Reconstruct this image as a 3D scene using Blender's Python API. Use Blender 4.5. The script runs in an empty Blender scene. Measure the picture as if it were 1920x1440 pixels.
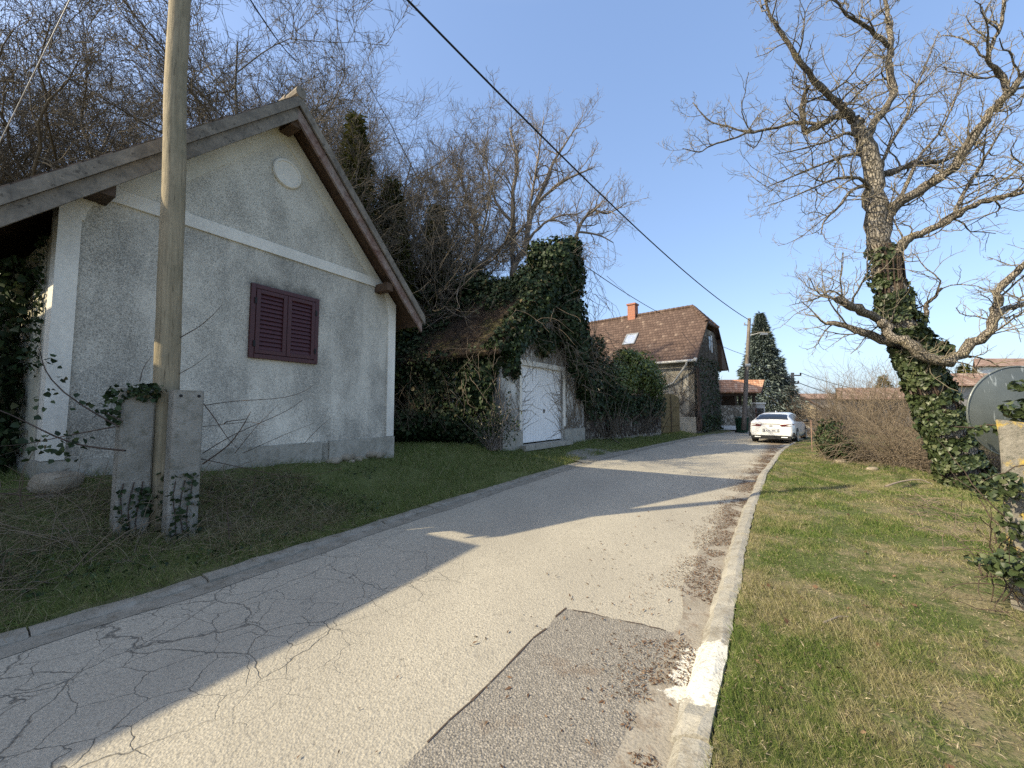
import bpy, math, random
import numpy as np
from mathutils import Vector, Matrix

# ------------------------------------------------------------------ camera, sky, sun, exposure
SC = bpy.context.scene
COL = SC.collection
R = math.radians
H = 1.55                                   # eye height above the road
F = 735.0                                  # focal length in photo pixels (photo 1920 wide)
PITCH = math.atan(48 / F)
cam_d = bpy.data.cameras.new('camera')
cam_d.sensor_width = 36; cam_d.lens = 36 * F / 1920; cam_d.clip_start = 0.05; cam_d.clip_end = 3000
cam = bpy.data.objects.new('camera', cam_d); COL.objects.link(cam)
cam.location = (0, 0, H); cam.rotation_euler = (R(90) + PITCH, 0, 0)
SC.camera = cam

SUN_EL, SUN_AZ = 35.7, -108.2              # degrees; azimuth clockwise from +Y (camera axis)
w = bpy.data.worlds.new('World'); SC.world = w; w.use_nodes = True
wn = w.node_tree
sky = wn.nodes.new('ShaderNodeTexSky'); sky.sky_type = 'NISHITA'; sky.sun_disc = False
sky.sun_elevation = R(SUN_EL); sky.sun_rotation = R(SUN_AZ)
sky.air_density = 1.0; sky.dust_density = 3.0; sky.ozone_density = 1.6; sky.altitude = 200
bg = wn.nodes['Background']; bg.inputs['Strength'].default_value = 0.15
tc_ = wn.nodes.new('ShaderNodeTexCoord'); sx_ = wn.nodes.new('ShaderNodeSeparateXYZ'); wn.links.new(tc_.outputs['Generated'], sx_.inputs[0])
rp_ = wn.nodes.new('ShaderNodeValToRGB'); wn.links.new(sx_.outputs[2], rp_.inputs[0]); el_ = rp_.color_ramp.elements     # clear-air gradient by elevation up to an added bright zenith, softening the Nishita sky
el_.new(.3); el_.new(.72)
for e_, (p_, c_) in zip(el_, ((0.0, (.50, .66, .90)), (.3, (.33, .50, .83)), (.74, (.26, .41, .74)), (1.0, (1.0, .97, .90)))): e_.position = p_; e_.color = (*c_, 1)  # top stop: bright warm zenith out of view, added to lift the shade
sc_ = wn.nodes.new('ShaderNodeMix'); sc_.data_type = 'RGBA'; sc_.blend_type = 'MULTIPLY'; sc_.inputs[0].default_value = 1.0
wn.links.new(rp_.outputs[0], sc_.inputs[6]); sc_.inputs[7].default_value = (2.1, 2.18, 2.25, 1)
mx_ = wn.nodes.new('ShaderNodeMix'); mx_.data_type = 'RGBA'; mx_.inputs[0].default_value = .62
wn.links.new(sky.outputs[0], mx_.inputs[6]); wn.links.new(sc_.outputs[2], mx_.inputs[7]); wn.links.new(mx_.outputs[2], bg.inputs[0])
sl = bpy.data.lights.new('sun', 'SUN'); sl.energy = 2.75; sl.angle = R(0.55); sl.color = (1.0, 0.87, 0.62)
sun = bpy.data.objects.new('sun', sl); COL.objects.link(sun)
sdir = Vector((math.sin(R(SUN_AZ)) * math.cos(R(SUN_EL)), math.cos(R(SUN_AZ)) * math.cos(R(SUN_EL)), math.sin(R(SUN_EL))))
sun.rotation_euler = sdir.to_track_quat('Z', 'Y').to_euler(); sun.location = sdir * 60
SC.view_settings.view_transform = 'Standard'; SC.view_settings.look = 'None'
SC.view_settings.exposure = 1.5; SC.view_settings.gamma = 1.0
SC.render.engine = 'CYCLES'
SC.cycles.max_bounces = 6; SC.cycles.transparent_max_bounces = 8
SC.cycles.use_denoising = False

# ------------------------------------------------------------------ photo pixel -> world helpers
CA, SA = math.cos(PITCH), math.sin(PITCH)
def ray(px, py):
    u = (px - 960) / F; v = (720 - py) / F
    return np.array([u, CA - v * SA, SA + v * CA])
def P(px, py, Y):
    r = ray(px, py); return r / r[1] * Y + np.array([0, 0, H])
def G(px, py, z=0.0):
    r = ray(px, py); return r * ((z - H) / r[2]) + np.array([0, 0, H])
V = lambda *a: np.array(a, float)

# ------------------------------------------------------------------ mesh helpers
def link_mesh(me, name, mat, parent=None):
    o = bpy.data.objects.new(name, me); COL.objects.link(o)
    if mat is not None:
        me.materials.append(mat)
    if parent is not None:
        root = parent; off = Vector((0, 0, 0))
        while root is not None:
            off += root.location; root = root.parent
        me.transform(Matrix.Translation(-off))
        o.parent = parent
    return o

def np_mesh(name, verts, faces, mat, parent=None, smooth=False):
    """faces: list of int arrays (n,3) or (n,4)"""
    me = bpy.data.meshes.new(name)
    verts = np.asarray(verts, np.float32)
    me.vertices.add(len(verts)); me.vertices.foreach_set('co', verts.ravel())
    idx = np.concatenate([np.asarray(f, np.int32).ravel() for f in faces])
    tot = np.concatenate([np.full(len(f), np.asarray(f).shape[1], np.int32) for f in faces])
    st = np.concatenate([[0], np.cumsum(tot)[:-1]]).astype(np.int32)
    me.loops.add(len(idx)); me.loops.foreach_set('vertex_index', idx)
    me.polygons.add(len(tot)); me.polygons.foreach_set('loop_start', st)
    try: me.polygons.foreach_set('loop_total', tot)
    except Exception: pass
    if smooth: me.polygons.foreach_set('use_smooth', np.ones(len(tot), bool))
    me.update(calc_edges=True); me.validate()
    return link_mesh(me, name, mat, parent)

class MB:
    def __init__(s): s.v = []; s.f = []
    def poly(s, pts):
        b = len(s.v); s.v += [tuple(map(float, p)) for p in pts]; s.f.append(list(range(b, b + len(pts)))); return s
    def box(s, o, a, b, c):
        o, a, b, c = (np.asarray(x, float) for x in (o, a, b, c))
        p = [o, o + a, o + a + b, o + b]; p += [q + c for q in p]
        k = len(s.v); s.v += [tuple(q) for q in p]
        fs = [(0, 3, 2, 1), (4, 5, 6, 7), (0, 1, 5, 4), (1, 2, 6, 5), (2, 3, 7, 6), (3, 0, 4, 7)]
        if np.dot(np.cross(a, b), c) < 0: fs = [f[::-1] for f in fs]
        s.f += [[k + i for i in f] for f in fs]; return s
    def cbox(s, c, x, y, z):                      # centred
        x, y, z = (np.asarray(q, float) for q in (x, y, z)); return s.box(np.asarray(c) - (x + y + z) / 2, x, y, z)
    def prism(s, pts, vec):
        n = len(pts); k = len(s.v); vec = np.asarray(vec, float); pts = [np.asarray(p, float) for p in pts]
        nn = sum((np.cross(pts[i], pts[(i + 1) % n]) for i in range(n)), np.zeros(3))
        if np.dot(nn, vec) < 0: pts = pts[::-1]
        s.v += [tuple(p) for p in pts] + [tuple(p + vec) for p in pts]
        s.f.append([k + i for i in reversed(range(n))]); s.f.append([k + n + i for i in range(n)])
        for i in range(n): s.f.append([k + i, k + (i + 1) % n, k + n + (i + 1) % n, k + n + i])
        return s
    def tube(s, pts, rad, n=8, cap=True):
        pts = np.asarray(pts, float); m = len(pts)
        rad = np.broadcast_to(np.asarray(rad, float), (m,))
        k = len(s.v); t = np.gradient(pts, axis=0)
        x = None
        for i in range(m):
            d = t[i] / (np.linalg.norm(t[i]) + 1e-9)
            if x is None:
                ref = np.array([0, 0, 1.]) if abs(d[2]) < .9 else np.array([1., 0, 0]); x = np.cross(ref, d)
            x = x - d * np.dot(x, d); x /= np.linalg.norm(x) + 1e-9; y = np.cross(d, x)
            for j in range(n):
                a = 2 * math.pi * j / n; s.v.append(tuple(pts[i] + rad[i] * (math.cos(a) * x + math.sin(a) * y)))
        for i in range(m - 1):
            for j in range(n):
                a, b = k + i * n + j, k + i * n + (j + 1) % n; s.f.append([a, b, b + n, a + n])
        if cap: s.f.append([k + j for j in reversed(range(n))]); s.f.append([k + (m - 1) * n + j for j in range(n)])
        return s
    def build(s, name, mat, parent=None, smooth=False, bevel=0):
        me = bpy.data.meshes.new(name); me.from_pydata(s.v, [], s.f); me.update()
        if smooth:
            me.polygons.foreach_set('use_smooth', [True] * len(me.polygons))
        o = link_mesh(me, name, mat, parent)
        if bevel:
            b = o.modifiers.new('bevel', 'BEVEL'); b.width = bevel; b.segments = 2; b.limit_method = 'ANGLE'
        return o

def tag(o, label=None, cat=None, group=None, kind=None):
    if label: o['label'] = label
    if cat: o['category'] = cat
    if group: o['group'] = group
    if kind: o['kind'] = kind
    return o
def thing(name, loc, label, cat, group=None):
    o = bpy.data.objects.new(name, None); o.empty_display_size = .2; COL.objects.link(o); o.location = tuple(loc)
    return tag(o, label, cat, group)
def struct(o): o['kind'] = 'structure'; return o

def tubes_np(groups, sides):
    """groups: list of (pts (N,k,3), rad (N,k)), one side count each -> verts, quads"""
    VV = []; FF = []; base = 0
    for (pts, rad), n in zip(groups, sides):
        N, k, _ = pts.shape
        if N == 0: continue
        t = np.gradient(pts, axis=1); t /= np.linalg.norm(t, axis=2, keepdims=True) + 1e-9
        ref = np.where(np.abs(t[:, :1, 2:3]) < .85, np.array([0, 0, 1.]), np.array([1., 0, 0]))
        ref = np.broadcast_to(ref, t.shape)
        x = np.cross(ref, t); x /= np.linalg.norm(x, axis=2, keepdims=True) + 1e-9; y = np.cross(t, x)
        a = 2 * np.pi * np.arange(n) / n
        ring = pts[:, :, None, :] + rad[:, :, None, None] * (np.cos(a)[:, None] * x[:, :, None, :] + np.sin(a)[:, None] * y[:, :, None, :])
        VV.append(ring.reshape(-1, 3))
        i = np.arange(N * k * n).reshape(N, k, n)
        q = np.stack([i[:, :-1, :], np.roll(i, -1, 2)[:, :-1, :], np.roll(i, -1, 2)[:, 1:, :], i[:, 1:, :]], -1).reshape(-1, 4)
        FF.append(q + base); base += N * k * n
    return np.concatenate(VV), [np.concatenate(FF)]

def unit(a): return a / (np.linalg.norm(a, axis=-1, keepdims=True) + 1e-9)

def grow_level(rng, p, d, L, r, k, wob, up, taper=.35, curl=0.0):
    """polylines from starts p (N,3), dirs d, lengths L (N), radii r (N)"""
    N = len(p); pts = np.zeros((N, k, 3)); pts[:, 0] = p; cur = unit(d); step = (L / (k - 1))[:, None]
    bend = rng.normal(0, curl, (N, 3)) if curl else 0
    for i in range(1, k):
        cur = unit(cur + rng.normal(0, wob, (N, 3)) + bend + np.array([0, 0, up]))
        pts[:, i] = pts[:, i - 1] + cur * step
    rad = r[:, None] * np.linspace(1, taper, k)[None]
    return pts, rad

def children(rng, pts, rad, m, t0, t1, ang, lenf, radf, L, jitter=.3):
    N, k, _ = pts.shape
    t = t0 + (t1 - t0) * (np.arange(m)[None] + rng.random((N, m))) / m
    x = t * (k - 1); i = np.minimum(x.astype(int), k - 2); fr = (x - i)
    ar = np.arange(N)[:, None]
    a, b = pts[ar, i], pts[ar, i + 1]
    p = a + (b - a) * fr[..., None]; tan = unit(b - a)
    rr = rad[ar, i] * (1 - fr) + rad[ar, i + 1] * fr
    rnd = unit(np.cross(tan, rng.normal(size=tan.shape)))
    an = ang * (1 + rng.normal(0, jitter, t.shape))[..., None]
    d = tan * np.cos(an) + rnd * np.sin(an)
    LL = L[:, None] * lenf * (1 - .45 * t) * (1 + rng.normal(0, .25, t.shape)).clip(.4, 1.8)
    return p.reshape(-1, 3), d.reshape(-1, 3), LL.ravel(), (np.minimum(rr * radf, rr * .95)).ravel()

# leaf cards with real outlines, all in one mesh
LEAF = dict(
    ivy=([(0, 0, 0), (0, 1, -.12), (-.52, .28, .1), (-.3, .72, .05), (.52, .28, .1), (.3, .72, .05)], [(0, 1, 3, 2), (0, 4, 5, 1)], []),
    kite=([(0, 0, 0), (.36, .42, .08), (0, 1, -.06), (-.36, .42, .08)], [(0, 1, 2, 3)], []),
    lance=([(0, 0, 0), (.17, .4, .05), (0, 1, -.1), (-.17, .4, .05)], [(0, 1, 2, 3)], []),
    blade=([(-.05, 0, 0), (.05, 0, 0), (.038, .55, .06), (-.038, .55, .06), (0, 1, .32)], [(0, 1, 2, 3)], [(3, 2, 4)]),
)
def leaves(shape, pos, nrm, up, size, rng, wid=None):
    T, Q, T3 = LEAF[shape]; T = np.array(T); m = len(T); N = len(pos)
    n = unit(nrm); y = unit(up - n * np.sum(up * n, 1, keepdims=True)); x = np.cross(y, n)
    s = size[:, None, None]; ww = (wid if wid is not None else size)[:, None, None]
    v = pos[:, None] + s * T[None, :, 1:2] * y[:, None] + ww * T[None, :, 0:1] * x[:, None] + s * T[None, :, 2:3] * n[:, None]
    b = (np.arange(N) * m)[:, None]
    f = [np.concatenate([b + np.array(q)[None] for q in Q])]
    if T3: f.append(np.concatenate([b + np.array(q)[None] for q in T3]))
    return v.reshape(-1, 3), f
def merge(parts):
    VV = []; d = {}; o = 0
    for v, fs in parts:
        VV.append(v)
        for f in fs: d.setdefault(f.shape[1], []).append(f + o)
        o += len(v)
    return np.concatenate(VV), [np.concatenate(x) for x in d.values()]

def vnoise(x, y, sc, seed=0):
    x = np.asarray(x) * sc + seed * 17.3; y = np.asarray(y) * sc + seed * 9.1
    xi, yi = np.floor(x), np.floor(y); fx, fy = x - xi, y - yi
    fx = fx * fx * (3 - 2 * fx); fy = fy * fy * (3 - 2 * fy)
    h = lambda a, b: np.modf(np.abs(np.sin(a * 127.1 + b * 311.7 + seed) * 43758.5453))[0]
    return (h(xi, yi) * (1 - fx) + h(xi + 1, yi) * fx) * (1 - fy) + (h(xi, yi + 1) * (1 - fx) + h(xi + 1, yi + 1) * fx) * fy

# ------------------------------------------------------------------ material helpers
class NT:
    def __init__(s, name, rough=.8, spec=.3):
        s.m = bpy.data.materials.new(name); s.m.use_nodes = True; s.t = s.m.node_tree
        s.b = s.t.nodes['Principled BSDF']; s.b.inputs['Roughness'].default_value = rough
        s.b.inputs['Specular IOR Level'].default_value = spec; s._co = None
    def n(s, typ, **kw):
        q = s.t.nodes.new(typ)
        for k, v in kw.items(): setattr(q, k, v)
        return q
    def put(s, inp, v):
        if hasattr(v, 'is_output') or isinstance(v, bpy.types.NodeSocket): s.t.links.new(v, inp)
        elif isinstance(v, tuple) and len(v) == 3 and inp.type == 'RGBA': inp.default_value = (*v, 1)
        else: inp.default_value = v
    @property
    def co(s):
        if s._co is None:
            g = s.n('ShaderNodeNewGeometry'); s._co = g.outputs['Position']; s.geo = g
        return s._co
    def xyz(s, v=None):
        q = s.n('ShaderNodeSeparateXYZ'); s.put(q.inputs[0], v if v is not None else s.co); return q.outputs
    def scaled(s, v, sc):
        q = s.n('ShaderNodeMapping'); s.put(q.inputs['Vector'], v); q.inputs['Scale'].default_value = sc; return q.outputs[0]
    def noise(s, scale, detail=4, rough=.6, vec=None, dist=0):
        q = s.n('ShaderNodeTexNoise'); s.put(q.inputs['Vector'], vec if vec is not None else s.co)
        q.inputs['Scale'].default_value = scale; q.inputs['Detail'].default_value = detail
        q.inputs['Roughness'].default_value = rough; q.inputs['Distortion'].default_value = dist
        return q.outputs['Fac']
    def noisec(s, scale, detail=2, vec=None):
        q = s.n('ShaderNodeTexNoise'); s.put(q.inputs['Vector'], vec if vec is not None else s.co)
        q.inputs['Scale'].default_value = scale; q.inputs['Detail'].default_value = detail; return q.outputs['Color']
    def vor(s, scale, feature='F1', vec=None, out='Distance', rnd=1):
        q = s.n('ShaderNodeTexVoronoi', feature=feature); s.put(q.inputs['Vector'], vec if vec is not None else s.co)
        q.inputs['Scale'].default_value = scale; q.inputs['Randomness'].default_value = rnd; return q.outputs[out]
    def ramp(s, fac, stops, interp='LINEAR'):
        q = s.n('ShaderNodeValToRGB'); s.put(q.inputs[0], fac); e = q.color_ramp.elements; q.color_ramp.interpolation = interp
        while len(e) < len(stops): e.new(.5)
        for el, (p, c) in zip(e, stops):
            el.position = p; el.color = (*c, 1) if isinstance(c, tuple) else (c, c, c, 1)
        return q.outputs['Color']
    def mix(s, fac, a, b, mode='MIX'):
        q = s.n('ShaderNodeMix', data_type='RGBA', blend_type=mode)
        s.put(q.inputs[0], fac); s.put(q.inputs[6], a); s.put(q.inputs[7], b); return q.outputs[2]
    def math(s, op, a, b=0.0, clamp=False):
        q = s.n('ShaderNodeMath', operation=op); q.use_clamp = clamp; s.put(q.inputs[0], a); s.put(q.inputs[1], b); return q.outputs[0]
    def vadd(s, a, b, scale=1.0):
        q = s.n('ShaderNodeVectorMath', operation='MULTIPLY_ADD'); s.put(q.inputs[0], b); q.inputs[1].default_value = (scale,) * 3; s.put(q.inputs[2], a)
        return q.outputs[0]
    def dot(s, a, v):
        q = s.n('ShaderNodeVectorMath', operation='DOT_PRODUCT'); s.put(q.inputs[0], a); q.inputs[1].default_value = v; return q.outputs['Value']
    def comb(s, x, y, z):
        q = s.n('ShaderNodeCombineXYZ'); s.put(q.inputs[0], x); s.put(q.inputs[1], y); s.put(q.inputs[2], z); return q.outputs[0]
    def island(s):
        s.co; return s.geo.outputs['Random Per Island']
    def bump(s, h, strength=.4, dist=.01, prev=None):
        q = s.n('ShaderNodeBump'); s.put(q.inputs['Height'], h); q.inputs['Strength'].default_value = strength; q.inputs['Distance'].default_value = dist
        if prev is not None: s.put(q.inputs['Normal'], prev)
        return q.outputs[0]
    def done(s, col, bump=None, rough=None):
        s.put(s.b.inputs['Base Color'], col)
        if bump is not None: s.put(s.b.inputs['Normal'], bump)
        if rough is not None: s.put(s.b.inputs['Roughness'], rough)
        return s.m

def simple(name, c1, c2=None, scale=8, rough=.75, bump=.15, metal=0, spec=.3):
    t = NT(name, rough, spec); t.b.inputs['Metallic'].default_value = metal
    c2 = c2 or tuple(x * .75 for x in c1)
    f = t.noise(scale, 5, .65)
    return t.done(t.ramp(f, [(.3, c2), (.7, c1)]), t.bump(t.noise(scale * 4, 4), bump, .01) if bump else None)

def leafmat(name, stops, rough=.55, trans=.25, spec=.35):
    t = NT(name, rough, spec)
    c = t.ramp(t.island(), stops)
    c = t.mix(t.math('MULTIPLY', t.noise(1.3, 2), .5), c, tuple(x * .55 for x in stops[len(stops) // 2][1]))
    t.put(t.b.inputs['Base Color'], c)
    if trans:
        tr = t.n('ShaderNodeBsdfTranslucent'); t.put(tr.inputs[0], c)
        mx = t.n('ShaderNodeMixShader'); mx.inputs[0].default_value = trans
        t.t.links.new(t.b.outputs[0], mx.inputs[1]); t.t.links.new(tr.outputs[0], mx.inputs[2])
        t.t.links.new(mx.outputs[0], t.t.nodes['Material Output'].inputs[0])
    return t.m

# --- road surfaces
SN, CS = .559, .829                              # along-road axis (s) and across axis (t)
SV, TV = (SN, CS, 0), (CS, -SN, 0)
def m_road():
    t = NT('chip_seal', .9, .25)
    s, a = t.dot(t.co, SV), t.dot(t.co, TV)
    big = t.noise(.55, 4); mid = t.noise(5, 5, .7); 
    base = t.ramp(big, [(.3, (.36, .33, .27)), (.7, (.43, .395, .325))])
    base = t.mix(t.math('MULTIPLY', mid, .45), base, (.28, .26, .21))
    v = t.vor(120, out='Color'); vc = t.xyz(v)[0]
    base = t.mix(.34, base, t.ramp(vc, [(0, (.18, .16, .125)), (.55, (.42, .38, .30)), (1, (.66, .60, .48))]))
    # worms of bare binder between the chips
    wd = t.vadd(t.co, t.noisec(22, 2), .05)
    pit = t.ramp(t.noise(34, 3, .7, vec=wd), [(.34, 1.0), (.42, 0.0)])
    pit = t.math('MULTIPLY', pit, t.ramp(t.noise(1.1, 3), [(.3, .25), (.65, .8)]))
    base = t.mix(pit, base, (.14, .125, .10))
    wear = t.ramp(t.noise(.8, 4, .6, vec=t.scaled(t.co, (1, .35, 1))), [(.4, 0.0), (.68, .5)]); base = t.mix(wear, base, (.27, .245, .20))
    trk = t.math('MULTIPLY', t.math('ADD', t.math('SINE', t.math('MULTIPLY', a, 3.6)), 1.0), t.math('MULTIPLY', t.noise(1.4, 3), .20)); base = t.mix(trk, base, (.24, .22, .185))
    blot = t.ramp(t.noise(2.6, 5, .75), [(.60, 0.0), (.66, .28)]); base = t.mix(blot, base, (.19, .175, .15))
    # alligator cracks on the left lane near the camera
    cv = t.vadd(t.co, t.noisec(2.4, 3), .22); cv = t.vadd(cv, t.noisec(14, 2), .035)
    cr1 = t.ramp(t.vor(3.4, 'DISTANCE_TO_EDGE', vec=cv), [(.0015, .8), (.009, 0.0)])
    cr2 = t.ramp(t.vor(1.25, 'DISTANCE_TO_EDGE', vec=t.vadd(cv, t.noisec(7, 2), .05)), [(.0015, .85), (.007, 0.0)])
    zone = t.ramp(t.math('ADD', t.math('MULTIPLY', t.math('ADD', a, 2.2), -.55), t.math('MULTIPLY', t.noise(1.6, 3), .9)), [(.46, 0.0), (.66, 1.0)])
    near = t.ramp(t.math('MULTIPLY', s, .1), [(.2, 1.0), (.42, 0.0)])
    cz = t.math('MULTIPLY', zone, near)
    crack = t.math('MAXIMUM', t.math('MULTIPLY', cr1, cz), t.math('MULTIPLY', cr2, t.math('MULTIPLY', cz, .9)))
    base = t.mix(crack, base, (.05, .047, .042))
    # brown washed-in dirt along the right gutter
    dirt = t.ramp(t.math('ADD', t.math('MULTIPLY', t.math('ADD', a, .55), 1.3), t.math('MULTIPLY', t.noise(3.5, 5, .7), .8)), [(.35, 0.0), (.75, .8)])
    base = t.mix(dirt, base, (.17, .12, .075))
    h = t.math('ADD', t.math('MULTIPLY', t.vor(75), .55), t.math('MULTIPLY', t.noise(34, 3, .7, vec=wd), .9))
    h = t.math('SUBTRACT', h, t.math('MULTIPLY', crack, 1.2))
    return t.done(base, t.bump(h, .6, .010))
def m_patch():
    t = NT('asphalt_patch', .9, .25)
    base = t.ramp(t.noise(1.2, 4), [(.3, (.21, .195, .17)), (.7, (.255, .235, .205))])
    vc = t.xyz(t.vor(150, out='Color'))[0]
    base = t.mix(.55, base, t.ramp(vc, [(0, (.06, .055, .05)), (.6, (.20, .18, .15)), (1, (.42, .38, .32))]))
    st = t.ramp(t.noise(2.3, 5, .7), [(.55, 0.0), (.72, .7)])
    base = t.mix(st, base, (.15, .10, .065))
    return t.done(base, t.bump(t.math('ADD', t.vor(85), t.noise(60, 3)), .7, .008))
def m_conc(name, c1=(.36, .34, .29), c2=(.22, .205, .175), stain=(.13, .105, .07), paint=None, bs=.5):
    t = NT(name, .88, .25)
    b = t.ramp(t.noise(3.5, 6, .7), [(.28, c2), (.7, c1)])
    b = t.mix(t.ramp(t.noise(9, 5, .75), [(.5, 0.0), (.72, .75)]), b, stain)
    b = t.mix(t.math('MULTIPLY', t.ramp(t.noise(90, 2), [(.55, 0.0), (.7, 1.0)]), .5), b, tuple(x * .5 for x in c2))
    if paint:
        s = t.dot(t.co, SV); a = t.dot(t.co, TV); (s0, s1), a0 = paint
        nz = t.math('MULTIPLY', t.math('SUBTRACT', t.noise(14, 5, .7), .5), .38)
        e = t.math('MINIMUM', t.math('SUBTRACT', s, s0), t.math('SUBTRACT', s1, s))
        e = t.math('MINIMUM', e, t.math('SUBTRACT', a, a0))
        pm = t.ramp(t.math('ADD', t.math('ADD', e, nz), .5), [(.5, 0.0), (.525, 1.0)])
        worn = t.ramp(t.noise(40, 4, .7), [(.36, .15), (.46, 1.0)])
        b = t.mix(t.math('MULTIPLY', pm, worn), b, (.60, .58, .51))
    return t.done(b, t.bump(t.math('ADD', t.noise(40, 5, .7), t.math('MULTIPLY', t.vor(60), .5)), bs, .012))
def patchmask(t):
    return t.ramp(t.math('ADD', t.math('MULTIPLY', t.noise(1.15, 3, .6), .5), t.math('ADD', t.math('MULTIPLY', t.noise(5.5, 3, .6), .3), t.math('MULTIPLY', t.noise(24, 2), .2))), [(.44, 0.0), (.54, 1.0)])
def m_ground():
    t = NT('turf_soil', .95, .1)
    n1 = patchmask(t); n2 = t.noise(7, 6, .75); n3 = t.noise(60, 4, .7)
    soil = t.ramp(n2, [(.3, (.15, .115, .075)), (.7, (.29, .235, .155))])
    turf = t.ramp(n3, [(.3, (.07, .08, .03)), (.5, (.17, .165, .075)), (.75, (.36, .31, .19))])
    green = t.ramp(n3, [(.3, (.035, .055, .014)), (.55, (.075, .105, .03)), (.8, (.17, .18, .07))])
    b = t.mix(t.math('MULTIPLY', n2, .9), soil, turf); b = t.mix(t.math('MULTIPLY', n1, .85), b, green)
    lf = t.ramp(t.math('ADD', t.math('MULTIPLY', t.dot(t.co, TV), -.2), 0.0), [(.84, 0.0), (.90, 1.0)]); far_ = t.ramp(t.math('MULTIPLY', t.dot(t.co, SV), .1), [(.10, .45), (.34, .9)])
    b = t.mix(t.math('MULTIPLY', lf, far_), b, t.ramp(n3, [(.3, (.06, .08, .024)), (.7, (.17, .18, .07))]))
    return t.done(b, t.bump(t.math('ADD', n2, t.math('MULTIPLY', n3, .6)), .8, .03))
def m_drive():
    t = NT('sandy_ground', .95, .1)
    return t.done(t.ramp(t.noise(2, 5, .7), [(.3, (.30, .26, .20)), (.7, (.42, .37, .29))]), t.bump(t.noise(30, 4), .5, .02))
M = dict(
    road=m_road(), patch=m_patch(), ground=m_ground(), drive=m_drive(),
    kerb=m_conc('kerb_concrete', (.37, .35, .30), (.25, .235, .20), paint=((2.25, 2.88), -.62)),
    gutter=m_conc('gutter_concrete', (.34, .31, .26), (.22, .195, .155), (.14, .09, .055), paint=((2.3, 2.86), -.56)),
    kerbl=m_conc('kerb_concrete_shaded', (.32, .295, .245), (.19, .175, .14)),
    stub=m_conc('stub_concrete', (.36, .335, .285), (.21, .195, .16), (.11, .105, .07), bs=.8),
    plinth=m_conc('plinth_render', (.44, .41, .345), (.28, .26, .21), (.13, .12, .09)),
)
def m_plaster(name, c1, c2, dirt, amount=.5, speck=True, grime=False):
    t = NT(name, .92, .15)
    st = t.scaled(t.co, (1, 1, .55))
    big = t.noise(.9, 5, .6, vec=st); fine = t.noise(26, 6, .8); mid = t.noise(3.2, 6, .75)
    b = t.ramp(mid, [(.3, c2), (.68, c1)])
    m_ = t.ramp(t.math('ADD', t.math('MULTIPLY', big, .9), t.math('MULTIPLY', fine, .6)), [(.66, 0.0), (.92, amount)])
    b = t.mix(m_, b, dirt)
    if speck:
        sp = t.ramp(t.math('MULTIPLY', t.noise(75, 3, .7), t.math('ADD', big, .55)), [(.48, 0.0), (.64, .7)])
        b = t.mix(sp, b, tuple(x * .55 for x in dirt))
    if grime:
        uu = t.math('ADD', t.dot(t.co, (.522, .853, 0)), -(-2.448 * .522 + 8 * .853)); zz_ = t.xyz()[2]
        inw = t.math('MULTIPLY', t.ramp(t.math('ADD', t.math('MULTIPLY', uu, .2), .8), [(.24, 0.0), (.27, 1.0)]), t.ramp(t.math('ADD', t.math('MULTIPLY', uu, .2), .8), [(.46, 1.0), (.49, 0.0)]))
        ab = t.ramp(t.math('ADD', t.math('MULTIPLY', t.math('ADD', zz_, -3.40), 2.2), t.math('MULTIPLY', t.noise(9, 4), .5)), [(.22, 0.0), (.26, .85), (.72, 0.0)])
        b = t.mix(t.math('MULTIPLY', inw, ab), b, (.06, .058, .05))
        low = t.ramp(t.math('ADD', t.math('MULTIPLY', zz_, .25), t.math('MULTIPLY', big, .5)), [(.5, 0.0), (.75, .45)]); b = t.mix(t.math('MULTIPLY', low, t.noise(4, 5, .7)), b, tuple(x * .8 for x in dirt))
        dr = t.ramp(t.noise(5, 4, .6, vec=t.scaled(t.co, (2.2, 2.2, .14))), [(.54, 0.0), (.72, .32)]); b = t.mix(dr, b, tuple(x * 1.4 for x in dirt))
    return t.done(b, t.bump(t.math('ADD', t.noise(30, 5, .7), t.math('MULTIPLY', mid, .6)), .28, .012))
M['plaster'] = m_plaster('dirty_plaster', (.84, .775, .645), (.72, .67, .56), (.22, .208, .178), .68, grime=True)
M['gable_plaster'] = m_plaster('gable_plaster', (.78, .725, .605), (.66, .615, .51), (.28, .26, .215), .45)
M['trim'] = m_plaster('trim_limewash', (.85, .80, .69), (.74, .69, .59), (.30, .30, .28), .45, False)
M['cream'] = m_plaster('cream_limewash', (.77, .715, .59), (.66, .615, .50), (.30, .28, .21), .45, False)
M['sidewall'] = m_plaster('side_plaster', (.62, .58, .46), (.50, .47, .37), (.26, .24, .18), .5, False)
def m_window_halo():
    return M['plaster']
def m_wood(name, c1, c2, axis=(1, 1, .06), scale=14, rough=.85, bs=.5, dark=None):
    t = NT(name, rough, .2)
    v = t.scaled(t.co, axis)
    g = t.noise(scale, 6, .7, vec=v, dist=1.2)
    b = t.ramp(g, [(.3, c2), (.66, c1)])
    b = t.mix(t.math('MULTIPLY', t.ramp(t.noise(2.2, 5, .7), [(.45, 0.0), (.7, 1.0)]), .5), b, dark or tuple(x * .5 for x in c2))
    b = t.mix(t.ramp(t.noise(scale * 2.4, 3, .7, vec=v), [(.6, 0.0), (.68, .7)]), b, tuple(x * .35 for x in c2))
    return t.done(b, t.bump(g, bs, .012))
M['barge'] = m_wood('weathered_board', (.30, .255, .20), (.13, .115, .095), (.35, .35, .35), 16)
M['barge_red'] = m_wood('peeling_red_board', (.30, .22, .18), (.12, .055, .04), (.5, .5, .5), 12, dark=(.40, .37, .33))
M['beam'] = m_wood('dark_beam', (.10, .07, .05), (.045, .032, .024), (.5, .5, .5), 12)
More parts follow.
